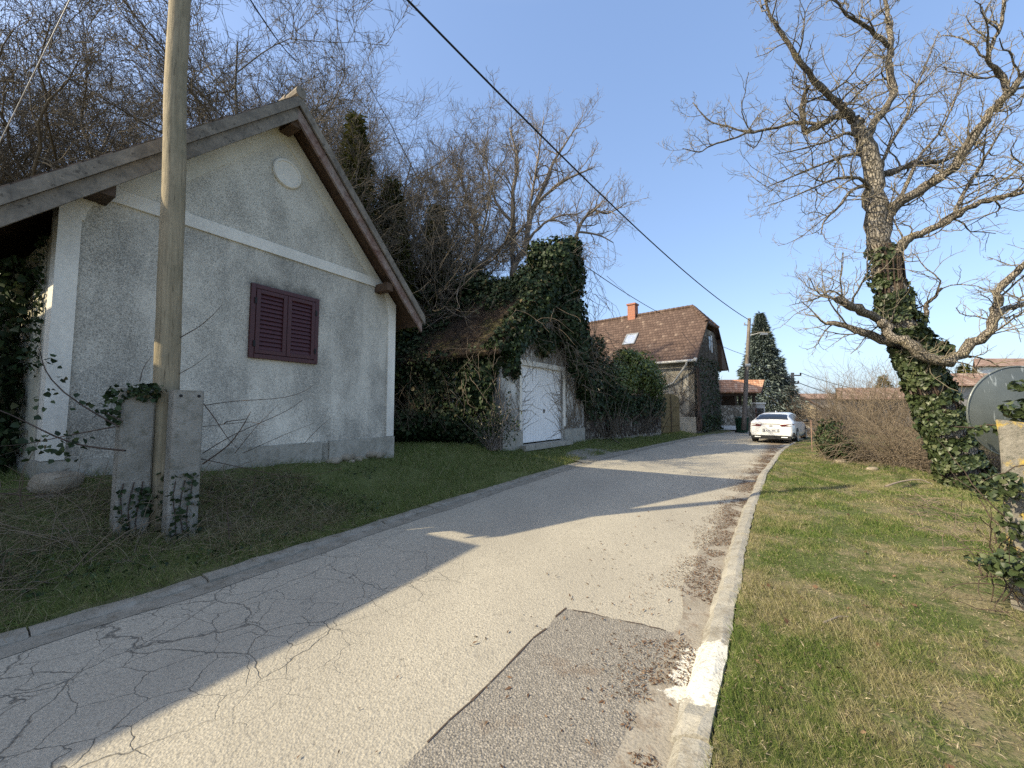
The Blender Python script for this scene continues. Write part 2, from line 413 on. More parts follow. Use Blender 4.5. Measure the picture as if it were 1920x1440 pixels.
M['soffit'] = m_wood('brown_soffit', (.13, .08, .05), (.07, .045, .03), (.5, .5, .5), 9)
M['pole'] = m_wood('pine_pole', (.37, .305, .20), (.21, .17, .11), (1, 1, .055), 26, dark=(.13, .12, .075), bs=.8)
M['farpole'] = m_wood('grey_pole', (.22, .19, .16), (.12, .10, .085), (1, 1, .05), 20)
M['shutter'] = simple('maroon_paint', (.075, .020, .020), (.055, .015, .016), 20, .45, .08, spec=.4)
M['shutter_gap'] = simple('dark_recess', (.012, .008, .008), None, 10, .9, 0)
M['black'] = simple('black_rubber', (.02, .02, .02), None, 20, .7, .1)
M['steel'] = simple('galvanised_steel', (.42, .43, .43), (.33, .34, .34), 9, .45, .03, .6)
M['white_metal'] = simple('white_sheet', (.72, .72, .70), (.62, .62, .60), 5, .5, .03)
M['stone'] = m_conc('field_stone', (.42, .36, .27), (.25, .21, .155), (.13, .11, .08), bs=.9)

def m_tile(name, cols, row, colw, axis_s, axis_up, bs=.7, moss=None):
    """clay tiles laid in courses; axis_s along the eave, axis_up up the slope (world unit vectors)"""
    t = NT(name, .85, .2)
    u, v_ = t.dot(t.co, axis_s), t.dot(t.co, axis_up)
    vr = t.math('DIVIDE', v_, row); vi = t.math('FLOOR', vr); vf = t.math('FRACT', vr)
    ur = t.math('DIVIDE', u, colw); ur = t.math('ADD', ur, t.math('MULTIPLY', t.math('MODULO', vi, 2.0), .5))
    ui = t.math('FLOOR', ur); uf = t.math('FRACT', ur)
    wn_ = t.n('ShaderNodeTexWhiteNoise', noise_dimensions='2D'); t.put(wn_.inputs['Vector'], t.comb(ui, vi, 0.0))
    c = t.ramp(wn_.outputs['Value'], cols)
    c = t.mix(t.math('MULTIPLY', t.noise(1.1, 4), .45), c, tuple(x * .6 for x in cols[0][1]))
    if moss: c = t.mix(t.ramp(t.noise(3.2, 5, .7), [(.56, 0.0), (.68, .8)]), c, moss)
    cross = t.math('SINE', t.math('MULTIPLY', uf, math.pi))
    edge = t.ramp(vf, [(0.0, .12), (.2, 1.0)])
    gap = t.ramp(uf, [(0.0, .25), (.16, 1.0)])
    c = t.mix(1.0, c, t.mix(1.0, edge, gap, 'MULTIPLY'), 'MULTIPLY')
    h = t.math('ADD', t.math('MULTIPLY', cross, .55), t.math('SUBTRACT', 1.0, vf))
    return t.done(c, t.bump(h, bs, .05))
M['dark_red_brick'] = None

# ------------------------------------------------------------------ terrain: ground sheet, road, gutters, kerbs
LS = V(-14, -3, .35, 1.22, 3.78, 7.03, 11.25, 16.07, 22, 28.2, 36, 60, 120)
LT = V(-4.3, -4.35, -4.43, -4.42, -4.62, -4.78, -4.92, -4.60, -4.15, -3.36, -2.2, 3, 14)
RS = V(-14, -3, 1.91, 2.91, 4.62, 7.66, 10.91, 17.57, 23.73, 30, 60, 120)
RT = V(-.25, -.27, -.29, -.29, -.33, -.31, -.23, .16, .88, 1.9, 9.5, 26)
tl = lambda s: np.interp(s, LS, LT)
tr = lambda s: np.interp(s, RS, RT)
def st2xy(s, t): return s * SN + t * CS, s * CS - t * SN
def xy2st(x, y): return x * SN + y * CS, x * CS - y * SN
sm = lambda a, b, x: (lambda q: q * q * (3 - 2 * q))(np.clip((x - a) / (b - a), 0, 1))
def hgt(x, y):
    x = np.asarray(x, float); y = np.asarray(y, float); s, t = xy2st(x, y)
    el = tl(s) - t; er = t - tr(s)
    rise = np.interp(s, [-5, .7, 5.3, 9, 18, 30, 60], [.75, .76, .58, .43, .33, .30, .2])
    hl = .06 + rise * np.clip(el / 1.85, 0, 1) ** 1.7
    hr = .075 - .32 * sm(2.2, 5.0, er) - .35 * np.exp(-(((x - 7.6) / .9) ** 2 + ((y - 8.9) / 1.0) ** 2))
    hh = np.where(el > 0, hl, np.where(er > 0, hr, -.03))
    n = (vnoise(x, y, 2.2, 1) - .5) * .05 + (vnoise(x, y, 7, 2) - .5) * .025
    return hh + np.where((el > .02) | (er > .02), n, 0)
def hz(x, y): return float(hgt(x, y))

def grid_sheet():
    s = np.unique(np.concatenate([np.linspace(-14, -2, 13), np.arange(-2, 20, .13), np.arange(20, 45, .6), np.linspace(45, 420, 26)]))
    rows = []
    for sv in s:
        a, b = tl(sv), tr(sv)
        lft = a - np.concatenate([[200, 120, 70, 40, 25, 16, 11, 8, 6, 5], np.arange(4.2, .01, -.14), [.0]])
        mid = np.array([a + .012, a + .6, (a + b) / 2, b - .6, b - .012])
        rgt = b + np.concatenate([[.0], np.arange(.12, 6.5, .14), [7, 8, 10, 13, 18, 26, 40, 70, 120, 220, 400]])
        rows.append(np.concatenate([lft, mid, rgt]))
    T_ = np.array(rows); S_ = np.repeat(s[:, None], T_.shape[1], 1)
    x, y = st2xy(S_, T_); z = hgt(x, y)
    n, m = x.shape; i = np.arange(n * m).reshape(n, m)
    q = np.stack([i[:-1, :-1], i[:-1, 1:], i[1:, 1:], i[1:, :-1]], -1).reshape(-1, 4)
    v = np.stack([x, y, z], -1).reshape(-1, 3)
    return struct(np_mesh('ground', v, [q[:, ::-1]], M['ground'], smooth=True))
grid_sheet()

def strip(name, fa, fb, za, zb, s0, s1, ds, mat, nt=2):
    s = np.arange(s0, s1, ds); v = []
    for k in range(nt + 1):
        t_ = fa(s) + (fb(s) - fa(s)) * k / nt; x, y = st2xy(s, t_); z = za + (zb - za) * k / nt + 0 * x
        v.append(np.stack([x, y, z], -1))
    v = np.stack(v, 1); n, m = v.shape[:2]; i = np.arange(n * m).reshape(n, m)
    q = np.stack([i[:-1, :-1], i[:-1, 1:], i[1:, 1:], i[1:, :-1]], -1).reshape(-1, 4)
    return struct(np_mesh(name, v.reshape(-1, 3), [q[:, ::-1]], mat))
strip('road', lambda s: tl(s) + .1, lambda s: tr(s) - .1, 0, 0, -12, 110, .5, M['road'], 6)
wob = lambda s, k: .035 * np.sin(s * 2.3 + k) + .025 * np.sin(s * 5.7 + 2 * k)
strip('gutter', lambda s: tr(s) - .40 + wob(s, 1), lambda s: tr(s) - .15, .004, .006, -2, 26, .12, M['gutter'])
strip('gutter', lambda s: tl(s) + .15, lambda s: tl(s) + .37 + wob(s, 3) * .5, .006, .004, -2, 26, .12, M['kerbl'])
# darker repair patch
pc = [(.55, -1.40), (2.86, -1.42), (2.98, -.64), (2.2, -.66), (1.2, -.62), (.4, -.6)]
rj = random.Random(12); pj = []
for (s0_, t0_), (s1_, t1_) in zip(pc, pc[1:] + pc[:1]):
    for k in range(14):
        f_ = k / 14; j = 0 if k == 0 else .011; pj.append((s0_ + (s1_ - s0_) * f_ + rj.uniform(-j, j), t0_ + (t1_ - t0_) * f_ + rj.uniform(-j, j)))
mb = MB(); mb.poly([(*st2xy(s, t), .0045) for s, t in pj][::-1]); struct(mb.build('asphalt_patch', M['patch']))
mb = MB(); edge_ = pj[:28]
for (sa_, ta_), (sb_, tb_) in zip(edge_[:-1], edge_[1:]):
    if rj.random() < .3: continue
    w1, w2 = rj.uniform(.002, .008), rj.uniform(.002, .008); dx, dy = sb_ - sa_, tb_ - ta_; L_ = math.hypot(dx, dy); nx, ny = -dy / L_, dx / L_
    mb.poly([(*st2xy(sa_ + nx * w1, ta_ + ny * w1), .0085), (*st2xy(sb_ + nx * w2, tb_ + ny * w2), .0085), (*st2xy(sb_ - nx * w2, tb_ - ny * w2), .0085), (*st2xy(sa_ - nx * w1, ta_ - ny * w1), .0085)])
struct(mb.build('patch_seam', simple('dirty_seam', (.10, .07, .05), (.05, .038, .03), 30)))

def kerb(side, s0, s1, mat, seed):
    rng = random.Random(seed); mb = MB(); s = s0
    while s < s1:
        L = rng.uniform(.82, 1.0) if side > 0 else rng.uniform(.9, 1.05)
        e = s + L - (rng.uniform(.012, .026) if side > 0 else rng.uniform(.004, .012)); dz = rng.uniform(-.008, .008); dt = rng.uniform(-.012, .012)
        f = (lambda q: tr(q)) if side > 0 else (lambda q: tl(q))
        n = 7
        prof = [(0, -.12), (0, .085), (-.05, .092), (-.125, .075), (-.165, .03), (-.175, -.05)] if side > 0 else [(0, -.12), (0, .035), (-.05, .038), (-.125, .034), (-.165, .016), (-.175, -.05)]
        if side < 0: prof = [(-a, b) for a, b in prof]
        rings = []
        for k in range(n + 1):
            q = s + (e - s) * k / n
            rings.append([(*st2xy(q, f(q) + a + dt + rng.uniform(-.007, .007)), max(b + dz + rng.uniform(-.006, .006) - (.02 if rng.random() < .07 and a not in (0,) else 0), -.12)) for a, b in prof])
        base = len(mb.v)
        for r_ in rings: mb.v += r_
        m = len(prof)
        for k in range(n):
            for j in range(m - 1):
                a = base + k * m + j; fc = [a, a + 1, a + m + 1, a + m]; mb.f.append(fc if side < 0 else fc[::-1])
        c0 = [base + j for j in range(m)]; c1 = [base + n * m + j for j in range(m)]
        mb.f += [c0, c1[::-1]] if side > 0 else [c0[::-1], c1]
        s += L
    o = mb.build('kerb', mat); return struct(o)
kerb(1, -1.6, 27, M['kerb'], 3)
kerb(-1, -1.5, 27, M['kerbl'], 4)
# sloping concrete apron in front of the garage
ap = []
for s in np.linspace(10.6, 14.2, 13):
    k = math.sin((s - 10.6) / 3.6 * math.pi) ** .5 if 10.6 < s < 14.2 else 0
    ap.append((s, .1 + .75 * k))
mb = MB()
for (s, a), (s2, a2) in zip(ap[:-1], ap[1:]):
    q = []
    for ss, e in ((s, -.3), (s2, -.3), (s2, a2), (s, a)):
        x, y = st2xy(ss, tl(ss) - e); q.append((x, y, max(.012, hz(x, y) + .02) if e > 0 else .010))
    mb.poly(q)
    q2 = [(x, y, z) for x, y, z in q]
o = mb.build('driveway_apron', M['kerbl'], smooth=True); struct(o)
# pale open ground past the bend
mb = MB(); pts = [P(1490, 800, 30)[:2], P(1640, 800, 26)[:2], P(1640, 772, 70)[:2], P(1480, 772, 80)[:2]]
mb.poly([(x, y, .012 + max(hz(x, y), 0)) for x, y in pts]); struct(mb.build('side_road', M['drive']))

# ------------------------------------------------------------------ the plastered cottage on the left
d3 = V(.522, .853, 0); n3 = V(.853, -.522, 0); in3 = -n3; R0 = V(-2.448, 8.0, 0)
def WU(u, h, o=0.0): return R0 + d3 * u + n3 * o + V(0, 0, h)
house = thing('plastered_cottage', WU(-2.3, .4, -5), 'grey stained plaster cottage with white corner strips and closed maroon shutters', 'house')
UL, UR, UM = -4.6, .02, -2.33
rt = lambda u, d=0: 6.47 - 1.05 * abs(u - UM) - d
DEP = 10.0
mb = MB()
mb.prism([WU(UL, .2), WU(UR, .2), WU(UR, rt(UR, .28)), WU(UM, rt(UM, .28)), WU(UL, rt(UL, .28))], in3 * .35)
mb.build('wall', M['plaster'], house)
mb = MB()
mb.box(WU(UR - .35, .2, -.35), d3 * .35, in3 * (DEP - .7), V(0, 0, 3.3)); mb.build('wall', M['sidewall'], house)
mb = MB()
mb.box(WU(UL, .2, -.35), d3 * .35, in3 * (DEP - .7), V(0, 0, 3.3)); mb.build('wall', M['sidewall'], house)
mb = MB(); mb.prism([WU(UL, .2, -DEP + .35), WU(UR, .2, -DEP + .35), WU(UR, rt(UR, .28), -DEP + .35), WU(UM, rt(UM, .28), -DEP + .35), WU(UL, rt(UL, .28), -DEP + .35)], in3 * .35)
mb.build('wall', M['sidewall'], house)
# slightly cleaner gable field, 4 mm proud of the wall
g_lo = 4.14
mb = MB(); mb.poly([WU(UL + .62, g_lo, .005), WU(UR - .55, g_lo, .005), WU(UM + .12, rt(UM, .5), .005), WU(UM - .12, rt(UM, .5), .005)])
mb.build('gable_field', M['gable_plaster'], house)
# limewashed trim: corner strips, band, gable border, shoulder pieces
pr = .03; mb = MB()
mb.box(WU(UL - .012, 1.02, -.2), d3 * .17, n3 * (pr + .2), V(0, 0, 2.62))
mb.box(WU(-.15, 1.02, -.2), d3 * (.18), n3 * (pr + .2), V(0, 0, 2.36))
mb.box(WU(-4.16, 3.96, 0), d3 * 3.78, n3 * pr, V(0, 0, .17))
def shoulder(us, ue, hs, flip):
    arc = []
    for k in range(9):
        a = math.pi / 2 * k / 8
        arc.append((us + (ue - us) * (1 - math.cos(a)), hs + (3.96 - hs) * math.sin(a)))
    return arc
a1 = shoulder(-4.42, -4.16, 3.64, 0)
mb.prism([WU(u, h) for u, h in a1] + [WU(-4.16, 4.13), WU(-4.16, 4.22), WU(-4.42, rt(-4.42, .30)), WU(UL - .012, rt(UL, .30)), WU(UL - .012, 3.64)], n3 * pr)
a2 = shoulder(-.15, -.38, 3.38, 0)
mb.prism([WU(u, h) for u, h in a2] + [WU(-.38, 4.13), WU(-.15, rt(-.15, .30)), WU(UR + .01, rt(UR, .30)), WU(UR + .01, 3.38)], n3 * pr)
mb.build('trim', M['trim'], house)
mb = MB()
for sg, ua in ((1, -.40), (-1, -4.14)):
    pass
w_ = .17
mb.prism([WU(-4.155, 4.135), WU(-3.90, 4.135), WU(UM - .1, rt(UM, .28 + w_ + .24)), WU(UM, rt(UM, .62)), WU(UM, rt(UM, .29)), WU(-4.155, rt(-4.155, .29))], n3 * .022)
mb.prism([WU(-.385, 4.135), WU(-.385, rt(-.385, .29)), WU(UM + .001, rt(UM, .29)), WU(UM + .001, rt(UM, .62)), WU(UM + .1, rt(UM, .28 + w_ + .24)), WU(-.66, 4.135)], n3 * .022)
mb.build('gable_border', M['cream'], house)
# oval plaster medallion
mb = MB(); ring = [(UM + .07 + .225 * math.cos(a), 5.33 + .225 * math.sin(a)) for a in np.linspace(0, 2 * math.pi, 40, endpoint=False)]
mb.prism([WU(u, h, .004) for u, h in ring], n3 * .03); md = mb.build('medallion', M['trim'], house)
mb = MB(); 
for k in range(40):
    a, b = 2 * math.pi * k / 40, 2 * math.pi * (k + 1) / 40
    q = lambda an, r: WU(UM + .07 + r * math.cos(an), 5.33 + r * math.sin(an), .0345)
    mb.prism([q(a, .185), q(b, .185), q(b, .215), q(a, .215)], n3 * .012)
mb.build('rim', M['trim'], md)
# plinth, with two boulders showing at its foot
mb = MB()
mb.box(WU(UL - .03, .1, -.1), d3 * 3.1, n3 * .135, V(0, 0, .91))
mb.box(WU(-1.38, .1, -.1), d3 * 1.43, n3 * .135, V(0, 0, .91))
mb.box(WU(-1.5, .1, -.1), d3 * .12, n3 * .1, V(0, 0, .88))
mb.box(WU(UR + .05, .1, -.1), -d3 * .12, in3 * 4.0, V(0, 0, .91))
mb.box(WU(UL - .03, .1, -.1), d3 * .12, in3 * 4.0, V(0, 0, .91))
mb.build('plinth', M['plinth'], house)
# window with louvred shutters
win = MB()
u0, u1, h0, h1 = -2.715, -1.655, 2.31, 3.42
fw = .065
win.box(WU(u0, h0, -.02), d3 * fw, n3 * .065, V(0, 0, h1 - h0)); win.box(WU(u1 - fw, h0, -.02), d3 * fw, n3 * .065, V(0, 0, h1 - h0))
win.box(WU(u0 + fw, h0, -.02), d3 * (u1 - u0 - 2 * fw), n3 * .075, V(0, 0, fw)); win.box(WU(u0 + fw, h1 - fw, -.02), d3 * (u1 - u0 - 2 * fw), n3 * .065, V(0, 0, fw))
wo = win.build('window_frame', M['shutter'], house, bevel=.004)
mb = MB(); mb.box(WU(u0 + fw, h0 + fw, .001), d3 * (u1 - u0 - 2 * fw), n3 * .003, V(0, 0, h1 - h0 - 2 * fw)); mb.build('dark_backing', M['shutter_gap'], wo)
def shutter(ua, ub):
    s = MB(); a, b = h0 + fw + .008, h1 - fw - .008; st = .06
    s.box(WU(ua, a, .012), d3 * st, n3 * .04, V(0, 0, b - a)); s.box(WU(ub - st, a, .012), d3 * st, n3 * .04, V(0, 0, b - a))
    s.box(WU(ua + st, a, .012), d3 * (ub - ua - 2 * st), n3 * .04, V(0, 0, st)); s.box(WU(ua + st, b - st, .012), d3 * (ub - ua - 2 * st), n3 * .04, V(0, 0, st))
    o = s.build('shutter', M['shutter'], house, bevel=.004)
    s = MB(); N = 13; y0, y1 = a + st, b - st; p = (y1 - y0) / N
    for k in range(N):
        z = y0 + k * p
        s.box(WU(ua + st, z + .004, .034), d3 * (ub - ua - 2 * st), V(0, 0, p * .95) - n3 * .022, n3 * .007)
    s.build('louvres', M['shutter'], o)
    for hh in (a + .14, b - .18):
        s = MB(); s.cbox(WU(ua - .012 if ua < -2.4 else ub + .012, hh, .055), d3 * .03, n3 * .012, V(0, 0, .09)); s.build('hinge', M['black'], o)
um = (u0 + u1) / 2
shutter(u0 + fw + .006, um - .004); shutter(um + .004, u1 - fw - .006)
# roof: two slopes with tiles, ridge tiles, boards at the verge
OV = .42; EU = 2.78
for sg in (-1, 1):
    sl = V(0, 0, 0) + d3 * sg * EU + V(0, 0, -1.05 * EU); a = WU(UM, 6.42, OV)
    up_n = unit(np.cross(sl, in3)); up_n = up_n if up_n[2] > 0 else -up_n
    if sg == -1:
        tile_red = m_tile('old_brown_tiles', [(0, (.12, .09, .07)), (.5, (.17, .13, .10)), (1, (.24, .19, .15))], .16, .18, tuple(in3), tuple(unit(-sl)), moss=(.12, .12, .05))
    else:
        tile_red = m_tile('old_brown_tiles', [(0, (.12, .09, .07)), (.5, (.17, .13, .10)), (1, (.24, .19, .15))], .16, .18, tuple(in3), tuple(unit(-sl)), moss=(.12, .12, .05))
    mb = MB(); mb.box(a - n3 * .02 - V(0, 0, .10), sl, in3 * (DEP + .8), up_n * .09); rf = mb.build('roof', tile_red, house)
    # courses of tile butts seen along the verge
    mb = MB(); rng = random.Random(5 + sg); L = np.linalg.norm(sl); k = 0.0
    while k < L - .05:
        mb.box(a + unit(sl) * k + up_n * (-.035) - n3 * (.03 + rng.uniform(0, .02)), unit(sl) * .19 + up_n * .03, in3 * .2, up_n * .018); k += .16
    mb.build('verge_tiles', tile_red, rf)
    mb = MB(); mb.box(a - n3 * .05 - V(0, 0, .10), sl, in3 * (DEP + .6), -up_n * .03); mb.build('soffit', M['soffit'], rf)
    # two boards, the upper one proud of the lower
    mb = MB(); mb.box(a + n3 * .0, sl * 1.0, n3 * .035, V(0, 0, -.17)); mb.build('bargeboard', M['barge'], house)
    mb = MB(); mb.box(a + V(0, 0, -.172) - n3 * .06, sl * (.985), n3 * .045, V(0, 0, -.20)); mb.build('bargeboard', M['barge'] if sg < 0 else M['barge_red'], house)
    # eave board and rafter feet
    e = WU(UM + sg * (EU - .06), 6.42 - 1.05 * (EU - .06) - .12, OV - .1)
    mb = MB(); mb.box(e, in3 * DEP, d3 * sg * .03, V(0, 0, -.14)); mb.build('eave_board', M['soffit'], house)
mb = MB(); rng = random.Random(8)
k = -.05
while k < DEP:
    c = WU(UM, 6.46, OV - k); mb.tube([c + V(0, 0, rng.uniform(-.01, .015)), c + in3 * .36 + V(0, 0, .0)], [.085, .07], 10); k += .33
mb.build('ridge_tiles', M['barge'], house)
for u, h, s_ in ((-4.36, 3.98, .2), (-.42, 3.92, .15), (UM, 6.02, .16)):
    mb = MB(); mb.box(WU(u - s_ / 2, h - s_ / 2, .0), d3 * s_, n3 * (OV - .06), V(0, 0, s_ * 1.05)); mb.build('purlin_end', M['beam'] if h < 5 and u < -2 else M['soffit'], house, bevel=.01)

# boulders against the plinth
def rock(c, r, seed, mat=None, name='boulder', parent=None):
    rng = np.random.default_rng(seed); nu, nv = 14, 9; v = []
    for i in range(nv + 1):
        for j in range(nu):
            th, ph = math.pi * i / nv, 2 * math.pi * j / nu
            dd = V(math.sin(th) * math.cos(ph), math.sin(th) * math.sin(ph), math.cos(th))
            k = 1 + .28 * (vnoise(dd[0] * 2 + seed, dd[1] * 2 + dd[2], 1.3, seed) - .5) + .1 * (vnoise(dd[0] * 5 + dd[2] * 4, dd[1] * 5, 1, seed) - .5)
            v.append(np.asarray(c) + np.sign(dd) * np.abs(dd) ** .8 * np.asarray(r) * k)
    i = np.arange((nv + 1) * nu).reshape(nv + 1, nu)
    q = np.stack([i[:-1], i[1:], np.roll(i, -1, 1)[1:], np.roll(i, -1, 1)[:-1]], -1).reshape(-1, 4)
    return np_mesh(name, v, [q], mat or M['stone'], parent, smooth=True)
RNG = np.random.default_rng(11)
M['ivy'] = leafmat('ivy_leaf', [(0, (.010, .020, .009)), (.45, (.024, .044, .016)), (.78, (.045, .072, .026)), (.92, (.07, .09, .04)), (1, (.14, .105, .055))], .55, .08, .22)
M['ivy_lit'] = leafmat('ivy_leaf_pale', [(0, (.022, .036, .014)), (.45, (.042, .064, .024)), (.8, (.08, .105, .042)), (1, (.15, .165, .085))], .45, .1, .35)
M['laurel'] = leafmat('laurel_leaf', [(0, (.04, .065, .016)), (.5, (.085, .125, .028)), (1, (.18, .21, .06))], .4, .2, .4)
M['conifer'] = leafmat('conifer_spray', [(0, (.05, .06, .016)), (.5, (.10, .11, .028)), (1, (.19, .18, .05))], .7, .15, .2)
M['spruce'] = leafmat('blue_spruce_needles', [(0, (.06, .085, .075)), (.5, (.13, .165, .145)), (1, (.24, .28, .255))], .7, .05, .2)
M['twig'] = simple('bare_twig', (.20, .17, .13), (.11, .092, .07), 6, .85, .1)
M['twig_lichen'] = simple('lichened_twig', (.29, .25, .17), (.14, .12, .09), 5, .9, .1)
M['twig_dark'] = simple('dark_bare_twig', (.15, .125, .09), (.08, .066, .048), 6, .9, .1)
M['twig_pale'] = simple('pale_bare_twig', (.25, .21, .17), (.14, .115, .09), 6, .85, .1)
M['thicket'] = simple('dry_bramble', (.24, .19, .135), (.11, .085, .06), 2.2, .9, .1)
M['straw'] = leafmat('dry_straw', [(0, (.16, .12, .07)), (.5, (.30, .24, .14)), (1, (.45, .38, .25))], .8, .1, .15)
M['vine'] = simple('dead_vine', (.085, .06, .045), (.045, .033, .026), 12, .9, .1)
def m_bark(name, c1, c2, lichen, lam=.55, sc=9):
    t = NT(name, .92, .15)
    v = t.scaled(t.co, (1, 1, .3)); vd = t.vadd(v, t.noisec(5, 3), .12)
    cr = t.vor(sc, 'DISTANCE_TO_EDGE', vec=vd)
    f = t.ramp(cr, [(.0, 0.0), (.16, 1.0)])
    b = t.ramp(t.noise(7, 5, .7), [(.3, c2), (.7, c1)])
    b = t.mix(t.ramp(t.noise(3.4, 6, .75), [(.56, 0.0), (.70, lam)]), b, lichen)
    b = t.mix(f, tuple(x * .45 for x in c2), b)
    return t.done(b, t.bump(t.math('ADD', f, t.math('MULTIPLY', t.noise(30, 4), .5)), .9, .03))
M['bark'] = m_bark('furrowed_bark', (.33, .29, .235), (.18, .155, .125), (.36, .29, .12), .6, 30)
M['bark_old'] = m_bark('rough_trunk_bark', (.36, .32, .265), (.18, .16, .13), (.36, .33, .25), .4, 20)

def tubes_obj(name, groups, sides, mat, parent=None, smooth=True):
    v, f = tubes_np(groups, sides); return np_mesh(name, v, f, mat, parent, smooth)

# -------------------------------------------------------- wooden pole on two concrete stubs
pb, pt = P(307, 905, 4.26), P(336, 0, 4.28)
dirp = (pt - pb) / (pt[2] - pb[2]); base = pb + dirp * (.25 - pb[2]); top = pb + dirp * (9.5 - pb[2])
pole = thing('utility_pole', base, 'tall round pine utility pole held between two concrete stubs in front of the cottage', 'utility pole')
zz = np.linspace(.3, 9.5, 40); pts = np.array([pb + dirp * (z - pb[2]) for z in zz]); pts[:, 0] += .006 * np.sin(zz * 2.1); pts[:, 1] += .005 * np.sin(zz * 3.3)
mb = MB(); mb.tube(pts, np.linspace(.118, .088, 40) * (1 + .012 * np.sin(zz * 9)), 24); mb.build('pole_shaft', M['pole'], pole, smooth=True)
mb = MB(); mb.tube([top - V(0, 0, .35), top + V(.35, .5, -.35)], .018, 6); mb.tube([top - V(0, 0, .35) + V(.3, .43, 0), top + V(.3, .43, -.22)], .03, 8); mb.build('insulator_bracket', M['steel'], pole)
def stub(xl, xr, ytop, Y, lean):
    a = P(xl, ytop, Y); hh = a[2] - .05; wd_ = .262
    b_ = V(a[0], a[1], .05)
    mb = MB(); lv = V(lean[0], lean[1], hh)
    # chamfered block with slight irregular edges
    th = in3 * .17; e = .018
    sec = [d3 * e, d3 * (wd_ - e), d3 * wd_ + th * .1, d3 * wd_ + th * .9, d3 * (wd_ - e) + th, d3 * e + th, th * .9, th * .1]
    mb.prism([b_ + q for q in sec], lv); o = mb.build('concrete_stub', M['stub'], pole)
    for k in (.2, .8):
        c = b_ + lv * .965 + d3 * wd_ * k; mb = MB(); mb.tube([c - n3 * .01, c + n3 * .004], .016, 10); mb.build('bolt_hole', M['black'], o)
    return b_, lv
s1 = stub(231, 298, 727, 3.90, (.0, .0)); s2 = stub(328, 381, 731, 4.06, (0, 0))

def arc_px(pxs, Ys, r, k=10):
    """smooth polyline through photo points at given depths"""
    p = np.array([P(x, y, Y) for (x, y), Y in zip(pxs, np.broadcast_to(Ys, len(pxs)))])
    t = np.linspace(0, 1, len(p)); tt = np.linspace(0, 1, k)
    q = np.stack([np.interp(tt, t, p[:, i]) for i in range(3)], 1)
    for _ in range(1): q[1:-1] = (q[:-2] + q[2:] + 2 * q[1:-1]) / 4
    return q, np.linspace(r, r * .4, k)
# -------------------------------------------------------- leggy bramble stems round the pole foot
stems = [([(222, 800), (205, 790), (125, 745), (85, 700), (80, 678), (74, 655)], 3.8, .008), ([(235, 845), (160, 838), (115, 825), (60, 797), (10, 772), (-30, 760)], 3.5, .009),
 ([(215, 800), (120, 818), (50, 833), (-20, 838)], 3.4, .006), ([(336, 634), (375, 612), (400, 590), (416, 572)], 4.3, .005), ([(334, 702), (365, 685), (396, 661)], 4.3, .004),
 ([(262, 716), (268, 690), (284, 668)], 3.95, .004), ([(384, 760), (440, 751), (530, 748), (570, 735), (588, 722)], 4.4, .005), ([(380, 850), (440, 812), (520, 780), (552, 762), (566, 750)], 4.5, .005),
 ([(372, 745), (400, 780), (425, 820), (445, 840)], 4.3, .006), ([(380, 870), (430, 835), (455, 800), (470, 772)], 4.3, .008), ([(455, 850), (540, 812), (590, 793)], 4.9, .004), ([(570, 832), (595, 805), (622, 782)], 5.4, .004),
 ([(420, 795), (425, 790), (455, 787), (462, 785)], 4.3, .007), ([(375, 860), (470, 880), (560, 900), (640, 878)], 4.4, .005), ([(430, 1010), (426, 960), (424, 920)], 3.9, .005), ([(0, 925), (60, 930), (140, 922)], 3.5, .006),
 ([(470, 960), (478, 900), (482, 880)], 4.4, .004), ([(380, 800), (470, 790), (500, 798)], 4.4, .004), ([(230, 790), (190, 770), (172, 785)], 3.8, .005), ([(440, 850), (480, 800), (520, 760)], 4.4, .004)]
bush = thing('bramble', (*G(300, 960, .5)[:2], .4), 'leggy dead bramble stems arching out around the foot of the wooden pole', 'bramble')
gp = [arc_px(p, Y, r) for p, Y, r in stems]
tubes_obj('stems', [(np.array([g[0] for g in gp]), np.array([g[1] for g in gp]))], [6], M['vine'], bush)
N = 380; s = RNG.uniform(-.6, 2.6, N) ; t = tl(s) - RNG.uniform(.5, 1.8, N)
x, y = st2xy(s, t); p0 = np.stack([x, y, hgt(x, y) - .02], 1); d0 = RNG.normal(size=(N, 3)) * [1, 1, .45] + [0, 0, .35]
pts, rad = grow_level(RNG, p0, d0, RNG.uniform(.25, .95, N), RNG.uniform(.002, .0065, N), 7, .14, -.10, .4)
tubes_obj('stems', [(pts, rad)], [4], M['thicket'], bush)
lp = np.concatenate([g[0][2:8] for g in gp[:3]]) + RNG.normal(0, .05, (18, 3)); lp = np.repeat(lp, 5, 0) + RNG.normal(0, .05, (90, 3))
v, f = leaves('ivy', lp, RNG.normal(size=(90, 3)) + n3 + [0, 0, .6], RNG.normal(size=(90, 3)) - [0, 0, .6], RNG.uniform(.035, .06, 90), RNG); np_mesh('leaves', v, f, M['ivy'], bush)

